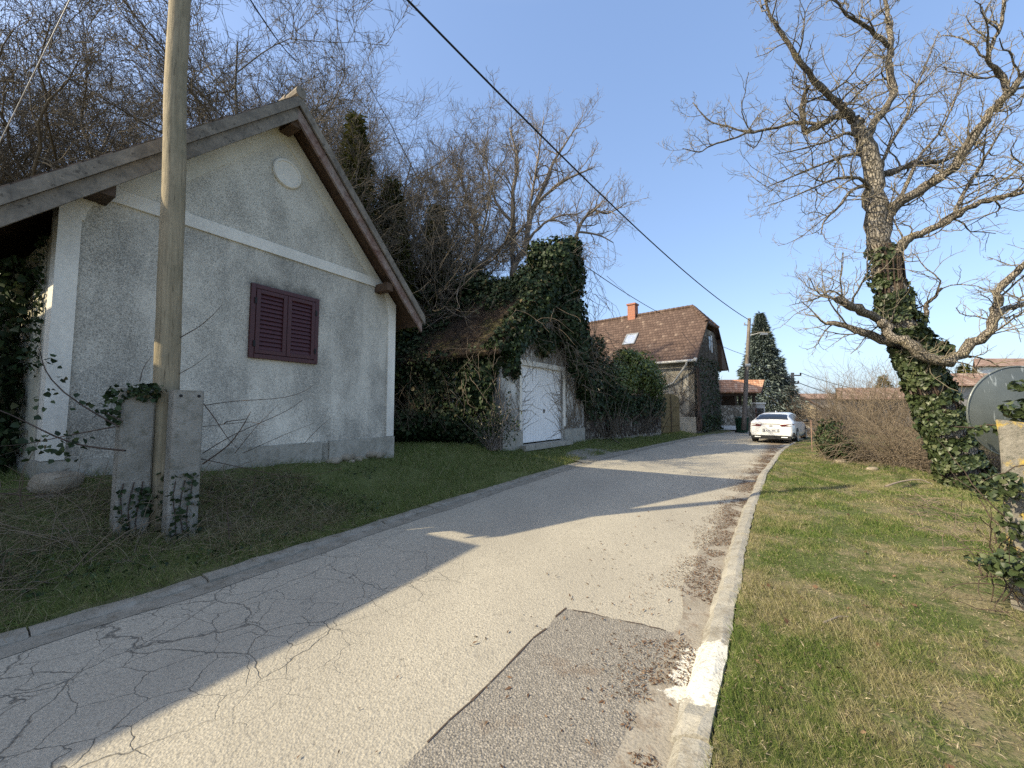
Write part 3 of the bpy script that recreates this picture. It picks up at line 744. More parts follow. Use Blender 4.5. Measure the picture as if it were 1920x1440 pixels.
# -------------------------------------------------------- ivy helpers
def ivy_plane(o, a, b, n, N, size, thick, rng, mask=None, down=.7):
    u, w_ = rng.random(N), rng.random(N)
    if mask is not None:
        k = mask(u, w_) > rng.random(N); u, w_ = u[k], w_[k]
    m = len(u); p = o + u[:, None] * a + w_[:, None] * b
    lump = vnoise(u * np.linalg.norm(a), w_ * np.linalg.norm(b), 1.6, 7)[:, None]
    p = p + n * (rng.random((m, 1)) * thick * (.35 + lump))
    nn = n[None] + rng.normal(0, .55, (m, 3)); up = np.array([0, 0, -down])[None] + rng.normal(0, .5, (m, 3))
    return leaves('ivy', p, nn, up, rng.uniform(.5, 1.45, m) * size, rng)
def ivy_blob(c, r, N, size, rng, shell=.35, shape='ivy', up=(0, 0, -.6), zmin=None, lump=.35):
    d = unit(rng.normal(size=(N, 3)))
    k = 1 - shell * rng.random((N, 1)) ** 1.5
    k = k * (1 + lump * (vnoise(d[:, 0] * 3 + c[0], d[:, 1] * 3 + d[:, 2] * 2.3, 1.3, 3) - .5)[:, None] + lump * .8 * (vnoise(d[:, 2] * 4 + c[1], d[:, 0] * 4 - d[:, 1] * 3, 1.5, 5) - .5)[:, None])
    p = np.asarray(c) + d * np.asarray(r) * k
    if zmin is not None:
        q = p[:, 2] > zmin; p, d = p[q], d[q]
    m = len(p)
    return leaves(shape, p, d / np.asarray(r) * np.mean(r) + rng.normal(0, .5, (m, 3)), np.array(up) + rng.normal(0, .6, (m, 3)), rng.uniform(.45, 1.5, m) * size, rng)

# ivy on the stubs
iv = thing('ivy', (*s1[0][:2], .3), 'small dark ivy creeping up the two concrete stubs of the wooden pole', 'ivy')
pr_ = []
for b_, lv, lo, hi, n_ in ((s1[0], s1[1], .0, .42, 200), (s2[0], s2[1], .0, .5, 170), (s1[0], s1[1], .93, 1.03, 90)):
    pr_.append(ivy_plane(b_ + lv * lo + n3 * .01, d3 * .262, lv * (hi - lo), n3, n_, .04, .05, RNG, (lambda u, w_: np.where(vnoise(u * 3, w_ * 5, 1, 4) > .42, 1, .15)) if hi < .9 else None))
pr_.append(ivy_blob(s1[0] + s1[1] * .9 - d3 * .06, (.07, .07, .2), 90, .042, RNG)); pr_.append(ivy_blob(s1[0] + s1[1] * 1.0 + d3 * .2, (.13, .1, .06), 80, .042, RNG))
pr_.append(ivy_blob(base + V(-.0, .02, .35) + n3 * .1, (.1, .1, .35), 160, .042, RNG))
v, f = merge(pr_); np_mesh('leaves', v, f, M['ivy'], iv)
zt = np.linspace(0, 1, 6)
gs = [np.array([s_[0] + s_[1] * (.05 + .4 * z) + d3 * (.05 + k * .06 + .02 * math.sin(z * 6 + k)) + n3 * .012 for z in zt]) for s_ in (s1, s2) for k in range(3)]
tubes_obj('stems', [(np.array(gs), np.full((6, 6), .005))], [5], M['vine'], iv)
# ivy climbing the cottage's left side
iv = thing('ivy', WU(UL - .1, .7, -1.2), 'dense dark ivy covering the side wall of the cottage at the left edge', 'ivy')
o_ = WU(UL - .02, .55, -.62)
v1 = ivy_plane(o_, in3 * 7, V(0, 0, 2.75), -d3, 11000, .085, .3, RNG, lambda u, w_: np.clip((u * 7 - .25 * vnoise(w_ * 6, u * 0, 1.0, 2)) * 6, 0, 1))
v2 = ivy_plane(WU(UL - .35, .4, -1.1), in3 * 6, V(0, 0, 1.9), unit(-d3 + n3 * .3), 4200, .09, .5, RNG, lambda u, w_: 1 - w_ * .7)
v3 = ivy_plane(WU(UL - .02, 1.9, -.35), in3 * .16, V(0, 0, 1.6), -d3, 190, .05, .06, RNG)
v, f = merge([v1, v2, v3]); np_mesh('leaves', v, f, M['ivy'], iv)
# low outbuilding beyond the left edge: its flat eave shades the road
ob = thing('outbuilding', (-8, 1, .8), 'plain flat roofed rendered outbuilding standing left of the cottage, outside the view', 'outbuilding')
a = V(-6.0, 2.74, 0); dn = V(-.5, -.866, 0); bk = V(-.853, .522, 0)
mb = MB(); mb.box(a + V(0, 0, .3), dn * 9, bk * 5, V(0, 0, 3.72)); mb.build('wall', M['sidewall'], ob)
mb = MB(); mb.box(a - dn * .06 - bk * .06 + V(0, 0, 4.02), dn * 9.1, bk * 5.1, V(0, 0, .18)); mb.build('roof', M['plinth'], ob)

# -------------------------------------------------------- garage smothered in ivy
dG = V(.592, .806, 0); iG = V(-.806, .592, 0); nG = -iG; GL = V(-.305, 11.19, 0); GW = 5.3
WG = lambda u, h, o=0.0: GL + dG * u + nG * o + V(0, 0, h)
gar = thing('ivy_clad_garage', WG(2.6, .4, -3), 'old garage with white boarded door and mossy roof, half buried in ivy', 'garage')
du0, du1, dz0, dz1 = 1.0, 3.58, .50, 2.95
EG = 3.45; ap_h = EG + GW / 2 * 1.0
M['gplaster'] = m_plaster('stained_white_plaster', (.78, .75, .68), (.58, .555, .49), (.16, .145, .12), .65)
mb = MB()
mb.prism([WG(0, .2), WG(du0, .2), WG(du0, EG + 1.0), WG(0, EG)], iG * .3); mb.prism([WG(du1, .2), WG(GW, .2), WG(GW, EG), WG(du1, EG + GW - du1)], iG * .3)
mb.prism([WG(du0, dz1), WG(du1, dz1), WG(du1, EG + GW - du1), WG(GW / 2, ap_h), WG(du0, EG + 1.0)], iG * .3)
mb.box(WG(0, .2, -.3), dG * .3, iG * 6.5, V(0, 0, EG - .25)); mb.box(WG(GW - .3, .2, -.3), dG * .3, iG * 6.5, V(0, 0, EG - .25))
mb.build('wall', M['gplaster'], gar)
mb = MB(); mb.box(WG(du0 - .12, dz1 - .02, 0), dG * (du1 - du0 + .28), nG * .03, V(0, 0, .16)); mb.box(WG(du0 - .12, .95, 0), dG * .12, nG * .03, V(0, 0, dz1 - .97)); mb.box(WG(du1, .95, 0), dG * .16, nG * .03, V(0, 0, dz1 - .97)); mb.build('door_surround', M['trim'], gar)
mb = MB(); mb.box(WG(-.03, .15, 0), dG * 1.0, nG * .08, V(0, 0, .75)); mb.build('plinth', M['plinth'], gar); mb = MB(); mb.box(WG(du1 + .03, .15, 0), dG * 1.6, nG * .08, V(0, 0, .7)); mb.build('plinth', M['plinth'], gar)
t = NT('white_boards', .55, .35)
M['whiteboard'] = t.done(t.mix(t.ramp(t.noise(6, 5, .7), [(.5, 0.0), (.75, .5)]), (.85, .84, .81), (.66, .64, .59)), t.bump(t.noise(20, 4), .1, .01))
mb = MB(); k = du0; N = 17; wv = (du1 - du0) / N
for i in range(N): mb.box(WG(du0 + i * wv + .004, dz0 + .02, -.10), dG * (wv - .010), nG * .035, V(0, 0, dz1 - dz0 - .03))
dr = mb.build('garage_door', M['whiteboard'], gar)
mb = MB(); mb.box(WG(du0, dz0, -.14), dG * (du1 - du0), nG * .036, V(0, 0, dz1 - dz0 - .005)); mb.build('door_backing', M['shutter_gap'], dr)
mb = MB(); mb.cbox(WG((du0 + du1) / 2 + .1, 1.5, -.05), dG * .03, nG * .05, V(0, 0, .12)); mb.build('handle', M['black'], dr)
mb = MB(); mb.box(WG(du0 - .2, .32, -.05), dG * (du1 - du0 + .4), nG * .35, V(0, 0, .16)); mb.build('threshold', M['plinth'], gar)
t = NT('mossy_debris_roof', .95, .1)
c = t.ramp(t.noise(3, 6, .75), [(.3, (.05, .035, .026)), (.5, (.095, .07, .048)), (.7, (.16, .125, .08))])
c = t.mix(t.ramp(t.noise(1.3, 4), [(.5, 0.0), (.66, .8)]), c, (.12, .13, .04))
M['mossroof'] = t.done(c, t.bump(t.noise(14, 6, .75), 1.0, .08))
for sg in (0, 1):
    a = WG(GW / 2, ap_h + .08, .3); sl = (dG * (GW / 2 + .45) * (1 if sg else -1)) + V(0, 0, -(GW / 2 + .45))
    un = unit(np.cross(sl, iG)); un = un if un[2] > 0 else -un
    mb = MB(); mb.box(a, sl, iG * 7.4, un * .12); mb.build('roof', M['mossroof'], gar)
# twiggy debris on the near slope
slp = -dG * (GW / 2 + .45) + V(0, 0, -(GW / 2 + .45)); un = unit(np.cross(slp, iG)); un = un if un[2] > 0 else -un
N = 7500; uu, vv = RNG.random(N), RNG.random(N)
p0 = WG(GW / 2, ap_h + .08, .3) + uu[:, None] * slp + vv[:, None] * iG * 6.5 + un * .12
pts, rad = grow_level(RNG, p0, unit(slp) + RNG.normal(0, .5, (N, 3)) + un * .3, RNG.uniform(.15, .5, N), RNG.uniform(.004, .008, N), 4, .2, -.05)
tb = tubes_np([(pts, rad)], [3]); np_mesh('roof_debris', *tb, M['vine'], gar)

iv = thing('ivy', WG(2.6, .4, .2), 'huge dark ivy mass smothering the roof and gable of the white doored garage', 'ivy')
prt = []
rg = np.random.default_rng(21)
def blob(px, py, Y, r, N, sz=.10, **k): prt.append(ivy_blob(P(px, py, Y), r, N, sz, rg, **k))
blob(1045, 500, 13.6, (.72, .7, 1.0), 4200)        # tower on the gable
blob(1072, 470, 13.8, (.35, .4, .5), 1100); blob(1010, 480, 13.6, (.4, .4, .55), 1200); blob(1080, 520, 14.0, (.35, .4, .8), 1300)
blob(1000, 560, 13.3, (.95, .9, .95), 4600); blob(1062, 595, 13.7, (.65, .6, 1.2), 3600); blob(950, 580, 13.6, (.8, .9, .6), 2600); blob(905, 545, 15, (1.0, 1.0, .5), 2200)
blob(1085, 650, 14.0, (.45, .5, 1.2), 2400); blob(1000, 640, 12.9, (.8, .5, .55), 2400); blob(935, 680, 11.6, (.45, .5, .55), 2000); blob(900, 720, 11.6, (.55, .6, .8), 2800)
blob(1100, 720, 15.0, (.45, .5, .7), 1400); blob(960, 690, 11.7, (.28, .3, .35), 700); blob(860, 540, 15.8, (.9, .9, .4), 1600); blob(800, 560, 16.0, (1.1, 1.0, .5), 2000); blob(1000, 520, 14.5, (.6, .7, .6), 1800)
prt.append(ivy_plane(WG(-.06, .4, -.1), iG * 6.3, V(0, 0, 3.0), -dG, 9000, .10, .55, rg, lambda u, w_: .55 + .45 * w_))
prt.append(ivy_plane(WG(GW / 2 + .3, ap_h - .15, .36), dG * 2.6 - V(0, 0, 2.6), V(0, 0, -.8), nG, 1700, .10, .3, rg))
prt.append(ivy_plane(WG(GW / 2 - .2, ap_h - .1, .36), -dG * 2.7 - V(0, 0, 2.7), V(0, 0, -.7), nG, 2200, .10, .3, rg))
a = WG(GW / 2, ap_h + .25, .3)
prt.append(ivy_plane(a + iG * 1.0, slp * .55, iG * 6, un, 5200, .10, .35, rg, lambda u, w_: np.clip(1.6 - u * 1.5 + .9 * (vnoise(u * 4, w_ * 8, 1, 3) - .5), 0, 1)))
prt.append(ivy_plane(a + slp * .55 + iG * 3.2, slp * .45, iG * 3.6, un, 2600, .10, .25, rg, lambda u, w_: np.where(vnoise(u * 3, w_ * 4, 1, 6) > .4, 1, .1)))
vg = WG(GW / 2, ap_h + .12, .28)
for k in range(9): prt.append(ivy_blob(vg + slp * (k / 8.6) - nG * .22, (.34, .34, .26), 520, .10, rg))
v, f = merge(prt); np_mesh('leaves', v, f, M['ivy'], iv)
# brown shoots and aerial stems, also creeping over door and gable
def creepers(o, a, b, n, N, Lm, r, rng, k=8, mat='vine', parent=None, upb=.12):
    u, w_ = rng.random(N), rng.random(N) ** 1.4
    p0 = o + u[:, None] * a + w_[:, None] * b + n * .015
    dd = unit(np.asarray(b))[None] * rng.uniform(.2, 1, (N, 1)) + unit(np.asarray(a))[None] * rng.normal(0, .8, (N, 1))
    pts, rad = grow_level(rng, p0, dd, rng.uniform(.4, 1, N) * Lm, rng.uniform(.5, 1, N) * r, k, .28, upb)
    off = (pts - o) @ n; pts = pts - (off - .02)[..., None] * n
    return pts, rad
g1 = creepers(WG(0, .5), dG * 1.0, V(0, 0, 2.4), nG, 60, 1.3, .009, rg); g2 = creepers(WG(du1, .5), dG * 1.6, V(0, 0, 2.6), nG, 200, 1.4, .010, rg)
g3 = creepers(WG(du0, dz1 + .1), dG * 2.8, V(0, 0, 1.0), nG, 170, 1.0, .009, rg)
N = 420; ps_ = np.array([P(x, y, Y) for x, y, Y in ((1090, 560, 14.2), (1100, 640, 14.6), (1080, 690, 14.2), (1040, 660, 13.2), (960, 640, 12.0), (900, 690, 11.4), (1070, 480, 13.9), (1000, 600, 12.9))]); p0 = ps_[rg.integers(0, 8, N)] + rg.normal(0, .38, (N, 3)) - iG * .25
g4 = grow_level(rg, p0, rg.normal(0, .6, (N, 3)) + [0, 0, -.5] + nG * .25, rg.uniform(.5, 1.5, N), np.full(N, .008), 8, .22, -.10, .5)
u = rg.random(46); p0 = np.where(rg.random((46, 1)) < .72, WG(du1, 0, -.055) + V(0, 0, 1) * rg.uniform(.55, 2.3, (46, 1)), WG(du0, 0, -.055) + V(0, 0, 1) * rg.uniform(.6, 2.7, (46, 1)))
right = (p0 - WG(du0, 0)) @ dG > 1
dd = np.where(right[:, None], -dG, dG) * rg.uniform(.3, 1.1, (46, 1)) + V(0, 0, 1) * rg.uniform(-.3, .9, (46, 1))
pts, rad = grow_level(rg, p0, dd, rg.uniform(.5, 1.7, 46), np.full(46, .007), 8, .22, 0.0); off = (pts - WG(0, 0, -.055)) @ nG; pts = pts - off[..., None] * nG
tubes_obj('stems', [g1, g2, g3, g4, (pts, rad)], [4, 4, 4, 4, 4], M['thicket'], iv)
# a small leafy shrub at the garage corner
sh = thing('leafy_shrub', WG(-.5, .5, .1), 'thin shrub with pale stems at the corner of the ivy clad garage', 'shrub')
N = 46; p0 = WG(-.5, .45, .1) + RNG.normal(0, .12, (N, 3)) * [1, 1, 0]
pts, rad = grow_level(RNG, p0, RNG.normal(0, .5, (N, 3)) + [0, 0, 1.2], RNG.uniform(.6, 1.7, N), np.full(N, .011), 7, .13, .02)
tubes_obj('stems', [(pts, rad)], [5], M['twig_pale'], sh)
lp = pts[:, 3:].reshape(-1, 3); lp = np.repeat(lp, 4, 0) + RNG.normal(0, .08, (len(lp) * 4, 3))
v, f = leaves('kite', lp, RNG.normal(size=lp.shape) + [0, 0, .6], RNG.normal(size=lp.shape), RNG.uniform(.05, .09, len(lp)), RNG); np_mesh('leaves', v, f, M['ivy'], sh)
# dark hedge filling the gap between cottage and garage
hd = thing('ivy_hedge', (-3.6, 12.5, .5), 'dark ivy grown hedge in the gap between cottage and garage', 'hedge')
prt = []
for px, py, Y, r, N in ((770, 700, 14.2, (1.6, 1.0, 2.0), 3600), (720, 640, 15.5, (1.6, 1.2, 1.6), 2600), (820, 760, 13.0, (1.1, .8, 1.1), 2800), (770, 800, 12.2, (1.0, .7, .55), 1800), (850, 790, 12.0, (.9, .6, .6), 1800), (760, 560, 17, (1.6, 1.3, 1.0), 2400), (860, 520, 17.5, (1.4, 1.2, .8), 1600)):
    prt.append(ivy_blob(P(px, py, Y), r, N, .105, RNG))
v, f = merge(prt); np_mesh('leaves', v, f, M['ivy'], hd)
N = 240; p0 = P(800, 800, 12.3) + RNG.normal(0, 1, (N, 3)) * [.9, .5, .1]
pts, rad = grow_level(RNG, p0, RNG.normal(0, .5, (N, 3)) + [0, 0, 1], RNG.uniform(.5, 2.0, N), np.full(N, .007), 7, .16, .0); tubes_obj('stems', [(pts, rad)], [4], M['thicket'], hd)

# -------------------------------------------------------- stone wall, laurels, gate
GRp = WG(GW, 0, -.05); GT0 = V(7.94, 21.0, 0); wd = unit(GT0 - GRp); wl = np.linalg.norm(GT0 - GRp); wn3 = V(wd[1], -wd[0], 0)
def m_rubble(name):
    t = NT(name, .92, .15); vv_ = t.vadd(t.co, t.noisec(3, 2), .08)
    c = t.ramp(t.xyz(t.vor(4.2, out='Color', vec=vv_))[0], [(0, (.20, .165, .125)), (.5, (.36, .32, .25)), (1, (.50, .46, .38))])
    e = t.ramp(t.vor(4.2, 'DISTANCE_TO_EDGE', vec=vv_), [(.02, 0.0), (.1, 1.0)])
    c = t.mix(e, (.16, .14, .11), c); c = t.mix(t.math('MULTIPLY', t.noise(14, 5, .7), .55), c, (.14, .12, .09))
    return t.done(c, t.bump(t.math('ADD', e, t.math('MULTIPLY', t.noise(20, 4), .4)), .9, .04))
M['rubble'] = m_rubble('rubble_stone')
sw = thing('stone_wall', (*(GRp + GT0)[:2] / 2, .3), 'rubble stone garden wall overgrown with bare creeper between garage and wooden gate', 'wall')
mb = MB(); mb.box(GRp, wd * wl, -wn3 * .4, V(0, 0, 2.1)); mb.build('masonry', M['rubble'], sw)
mb = MB(); mb.box(GRp + V(0, 0, 2.1) + wn3 * .04, wd * wl, -wn3 * .48, V(0, 0, .08)); mb.build('coping', M['stub'], sw)
rg = np.random.default_rng(31)
cv = thing('creeper', (*(GRp + GT0)[:2] / 2, .35), 'leafless creeper and dark ivy hanging over the stone garden wall', 'creeper')
g = creepers(GRp + V(0, 0, .3), wd * wl, V(0, 0, 1.5), wn3, 620, 1.5, .011, rg)
tubes_obj('stems', [g], [4], M['vine'], cv)
v, f = ivy_plane(GRp + V(0, 0, .9), wd * wl, V(0, 0, 1.35), wn3, 5200, .10, .35, rg, lambda u, w_: np.clip(w_ * 1.5 - .15, .03, 1)); np_mesh('leaves', v, f, M['ivy'], cv)
def laurel(name, cs, lab, mat, sz=.12, grp=None):
    b = thing(name, (*P(*cs[0][0])[:2], .4), lab, 'shrub', grp); pr = []
    for (px, py, Y), r, N in cs: pr.append(ivy_blob(P(px, py, Y), r, N, sz, rg, shell=.5, shape='kite', up=(0, 0, .25), lump=.5))
    v, f = merge(pr); np_mesh('leaves', v, f, mat, b)
    N = 40; p0 = np.array([*P(*cs[0][0])[:2], .4]) + rg.normal(0, .4, (N, 3)) * [1, 1, 0]
    pts, rad = grow_level(rg, p0, rg.normal(0, .45, (N, 3)) + [0, 0, 1], rg.uniform(1, 2.6, N), np.full(N, .025), 6, .12, .05); tubes_obj('stems', [(pts, rad)], [4], M['twig_dark'], b)
laurel('laurel_bush', [((1190, 700, 19.5), (1.15, 1.0, 1.15), 3200), ((1222, 722, 20.0), (.75, .7, .85), 1700), ((1160, 720, 18.5), (.9, .8, 1.0), 2000), ((1175, 672, 19.6), (.7, .7, .55), 1100), ((1215, 690, 20.2), (.5, .5, .45), 600)], 'bright leaved evergreen laurel bush rising above the stone wall beside the wooden gate', M['laurel'])
laurel('dark_evergreen_bush', [((1125, 700, 16.8), (.8, .8, .9), 2100), ((1118, 650, 16.6), (.45, .5, .5), 700), ((1150, 745, 17.2), (.7, .5, .6), 1300)], 'darker evergreen bush hanging over the wall right of the garage', M['ivy'], .11)
M['gatewood'] = m_wood('gate_boards', (.235, .17, .075), (.14, .10, .045), (1, 1, .05), 10)
GT1 = V(9.70, 22.75, 0); gd = unit(GT1 - GT0); gl = np.linalg.norm(GT1 - GT0); gn = V(gd[1], -gd[0], 0)
gt = thing('wooden_gate', (*((GT0 + GT1) / 2)[:2], .35), 'arched double wooden gate of brown boards next to the stone wall', 'gate')
for half in (0, 1):
    mb = MB(); N = 7; hw = gl / 2
    for i in range(N):
        a = half * hw + i * hw / N; m_ = (i + .5) / N; m_ = m_ if half == 0 else 1 - m_
        hh = 1.95 + .28 * math.sin(m_ * math.pi / 2 * .9 + .3)
        mb.box(GT0 + gd * (a + .006) + V(0, 0, .30), gd * (hw / N - .012), -gn * .04, V(0, 0, hh - .1))
    lf = mb.build('gate_leaf', M['gatewood'], gt)
    for z in (.65, 1.7):
        mb = MB(); mb.box(GT0 + gd * (half * hw + .05) + gn * .003 + V(0, 0, z), gd * (hw - .1), gn * .03, V(0, 0, .09)); mb.build('rail', M['gatewood'], lf)
mb = MB(); mb.box(GT0 + gd * (gl / 2 - .02) + gn * .034 + V(0, 0, .3), gd * .04, gn * .02, V(0, 0, 2.05)); mb.build('cover_strip', M['beam'], gt)
# -------------------------------------------------------- half-hipped house in the bend
eH = V(-.754, .657, 0); gH = V(.657, .754, 0); nE = V(-.657, -.754, 0); nGb = V(.754, -.657, 0)   # along eave (away left), along gable (away right), outward normals
Vc = V(11.13, 23.5, 0)                                     # verge corner of the roof at the street
HP = lambda e, g, z: Vc + eH * e + gH * g + V(0, 0, z)
fh = thing('half_hipped_house', HP(5, 4, .3), 'old stone house with brown tiled half hipped roof, brick chimney and roof window', 'house')
ZE, ZR, GWH, SL = 4.6, 8.83, 8.0, 1.057
mb = MB(); mb.box(HP(.3, .45, .1), eH * 12, gH * .35, V(0, 0, 4.7)); fw_ = mb.build('wall', m_plaster('old_white_wall', (.62, .57, .47), (.40, .36, .29), (.14, .12, .095), .75), fh)
tg = lambda g: ZE + SL * min(g, GWH - g) - .22
M['gable_stone'] = m_rubble('gable_stone_dark')
mb = MB(); mb.prism([HP(.3, .45, .1), HP(.3, 6.2, .1), HP(.3, 6.2, tg(6.2)), HP(.3, 5.5, tg(5.5)), HP(.3, 2.5, tg(2.5)), HP(.3, .45, tg(.45))], eH * .35)
mb.build('wall', M['gable_stone'], fh)
mb = MB(); mb.box(HP(.24, .39, .1), eH * 12, -nE * .06, V(0, 0, 1.0)); mb.build('plinth', M['plinth'], fh)
mb = MB(); mb.box(HP(.65, 5.85, .1), eH * 11.6, gH * .35, V(0, 0, 4.4)); mb.build('wall', M['gable_stone'], fh)
sl_up = unit(gH * 1 + V(0, 0, SL))
fhtile = m_tile('brown_roof_tiles', [(0, (.10, .066, .052)), (.5, (.125, .084, .066)), (.93, (.158, .108, .085)), (1, (.27, .20, .155))], .30, .21, tuple(-eH), tuple(sl_up), .8)
hipE = 1.25
un = unit(np.cross(eH, sl_up)); un = un if un[2] > 0 else -un
mb = MB(); mb.prism([HP(0, 0, ZE), HP(0, 2.6, ZE + SL * 2.6), HP(hipE, 4, ZR), HP(12.6, 4, ZR), HP(12.6, 0, ZE)], -un * .1); rfs = mb.build('roof', fhtile, fh)
un2 = V(un[0], un[1], un[2]); up2 = unit(-gH + V(0, 0, SL)); u2 = unit(np.cross(eH, up2)); u2 = u2 if u2[2] > 0 else -u2
mb = MB(); mb.prism([HP(0, 8, ZE), HP(0, 5.4, ZE + SL * 2.6), HP(hipE, 4, ZR - .004), HP(12.6, 4, ZR - .004), HP(12.6, 8, ZE)], -u2 * .1); mb.build('roof', fhtile, fh)
hp = [HP(0, 2.6, ZE + SL * 2.6 - .003), HP(0, 5.4, ZE + SL * 2.6 - .003), HP(hipE, 4, ZR - .006)]; u3 = unit(np.cross(hp[1] - hp[0], hp[2] - hp[0])); u3 = u3 if u3[2] > 0 else -u3
mb = MB(); mb.prism(hp, -u3 * .1); mb.build('roof', fhtile, fh)
mb = MB()
for k in range(36): a = hipE + k * .32; mb.tube([HP(a, 4, ZR + .03), HP(a + .34, 4, ZR + .02)], [.13, .11], 8)
for q0, q1 in ((HP(0, 2.6, ZE + SL * 2.6), HP(hipE, 4, ZR)), (HP(0, 5.4, ZE + SL * 2.6), HP(hipE, 4, ZR))):
    for k in range(7): mb.tube([q0 + (q1 - q0) * k / 7, q0 + (q1 - q0) * (k + 1.05) / 7], [.13, .11], 8)
mb.build('ridge_tiles', fhtile, fh)
for g0, g1 in ((0, 2.6), (8, 5.4)): mb = MB(); mb.box(HP(-.03, g0, ZE - .02), gH * (g1 - g0) + V(0, 0, SL * 2.6), eH * .04, V(0, 0, -.2)); mb.build('bargeboard', M['beam'], fh)
mb = MB(); mb.prism([HP(.02, 6.2, ZE + SL * 1.8 - .25), HP(.02, 7.9, ZE - .12), HP(.02, 6.2, ZE - .12)], eH * 11); mb.build('eave_lining', M['soffit'], fh)
# gutter and downpipe
M['gutter_metal'] = simple('grey_gutter', (.52, .51, .48), (.42, .41, .38), 5, .5, .03)
mb = MB(); mb.tube([HP(.0, -.07, ZE - .08), HP(12.6, -.07, ZE - .08)], .085, 10); mb.tube([HP(-.02, -.07, ZE - .06), HP(.12, -.07, ZE - .02)], .12, 10); gu = mb.build('gutter', M['gutter_metal'], fh)
dp = [HP(.55, -.07, ZE - .12), HP(.6, -.03, ZE - .3), HP(1.5, .33, ZE - 1.35), HP(2.5, .36, ZE - 1.75), HP(2.55, .36, ZE - 1.95), HP(2.55, .36, .9)]
mb = MB(); mb.tube(dp, .055, 8); mb.build('downpipe', M['gutter_metal'], fh, smooth=True)
# roof window
sk = lambda e, w_, o=.0: HP(e, 0, ZE) + sl_up * w_ + un * o
# centre from the photo: px 1183,637
e_c, w_c = 5.2, 2.5
best = None
for e_ in np.arange(2, 9, .1):
    for w__ in np.arange(.8, 4.5, .1):
        p = sk(e_, w__); q = p - V(0, 0, H); yy = q[1] * CA + q[2] * SA; zz_ = -q[1] * SA + q[2] * CA
        dx = 960 + F * q[0] / yy - 1183; dy = 720 - F * zz_ / yy - 637; c_ = dx * dx + dy * dy
        if best is None or c_ < best[0]: best = (c_, e_, w__)
_, e_c, w_c = best
mb = MB()
for a, b, c_, d_ in ((-.45, -.62, .9, .09), (-.45, .53, .9, .09)): mb.box(sk(e_c + a, w_c + b, 0), eH * c_, sl_up * d_, un * .09)
for a in (-.45, .37): mb.box(sk(e_c + a, w_c - .53, 0), eH * .08, sl_up * 1.06, un * .09)
rw = mb.build('roof_window', M['steel'], fh)
t = NT('roof_glass', .3, .6); t.b.inputs['Metallic'].default_value = .85
mb = MB(); mb.box(sk(e_c - .37, w_c - .53, .0), eH * .74, sl_up * 1.06, un * .06); mb.build('pane', t.done((.85, .87, .88)), rw)
# brick chimney
bt = NT('chimney_brick', .9, .15); bk_ = bt.n('ShaderNodeTexBrick'); bt.put(bk_.inputs['Vector'], bt.comb(bt.dot(bt.co, tuple(eH + gH)), bt.xyz()[2], 0.0))
bk_.inputs['Scale'].default_value = 1; bk_.inputs['Brick Width'].default_value = .25; bk_.inputs['Row Height'].default_value = .075; bk_.inputs['Mortar Size'].default_value = .008
for nm, c in (('Color1', (.40, .13, .07, 1)), ('Color2', (.30, .10, .06, 1)), ('Mortar', (.35, .30, .25, 1))): bk_.inputs[nm].default_value = c
M['brick'] = bt.done(bk_.outputs['Color'], bt.bump(bk_.outputs['Fac'], .5, .01))
best = None
for e_ in np.arange(3, 11, .1):
    q = HP(e_, 4, ZR + .4) - V(0, 0, H); yy = q[1] * CA + q[2] * SA; c_ = abs(960 + F * q[0] / yy - 1186)
    if best is None or c_ < best[0]: best = (c_, e_)
ce = best[1]
mb = MB(); mb.box(HP(ce - .3, 3.7, ZR - .5), eH * .6, gH * .6, V(0, 0, 1.35)); ch = mb.build('chimney', M['brick'], fh)
mb = MB(); mb.box(HP(ce - .36, 3.64, ZR + .851), eH * .72, gH * .72, V(0, 0, .12)); mb.build('chimney_cap', M['brick'], ch)
# gable window
mb = MB(); mb.box(HP(.27, 3.75, 5.55), gH * .62, eH * .05, V(0, 0, 1.1)); gwn = mb.build('window', M['beam'], fh)
mb = MB(); mb.box(HP(.255, 3.83, 5.63), gH * .46, eH * .02, V(0, 0, .94)); mb.build('pane', simple('dark_glass', (.02, .025, .03), None, 3, .1, 0, spec=.7), gwn)
mb = MB(); mb.box(HP(.22, 4.40, 5.5), gH * .16, eH * .06, V(0, 0, 1.2)); mb.build('shutter', M['white_metal'], gwn)
# bare creeper over gable and street wall
rg = np.random.default_rng(41)
cv = thing('creeper', HP(.2, 3, .4), 'leafless grey brown creeper covering the gable of the half hipped house', 'creeper')
g1 = creepers(HP(.28, .45, .4), gH * 5.7, V(0, 0, 5.6), nGb, 950, 1.9, .022, rg)
keep = np.array([(q[:, 2] < np.minimum(ZE + SL * np.minimum((q - Vc) @ gH, 8 - (q - Vc) @ gH) - .2, 7.1)).all() and ((q - Vc) @ gH > .3).all() for q in g1[0]])
g1 = (g1[0][keep], g1[1][keep])
g2 = creepers(HP(.3, .42, .8), eH * 6, V(0, 0, 3.2), nE, 380, 1.8, .020, rg)
keep = (g2[0][:, :, 2] < ZE - .3).all(1) & (((g2[0] - Vc) @ eH) > .25).all(1); g2 = (g2[0][keep], g2[1][keep])
tubes_obj('stems', [g1, g2], [4, 4], simple('grey_creeper', (.15, .125, .10), (.08, .065, .052), 5, .9, .1), cv)
v1 = ivy_plane(HP(.28, .5, .4), gH * 5.6, V(0, 0, 4.6), nGb, 1500, .11, .18, rg); v2 = ivy_plane(HP(.28, .5, .2), gH * 5.6, V(0, 0, 1.0), nGb, 700, .11, .4, rg)
v, f = merge([v1, v2]); np_mesh('leaves', v, f, M['ivy'], cv)
p0 = HP(.1, .35, .3); gs = []
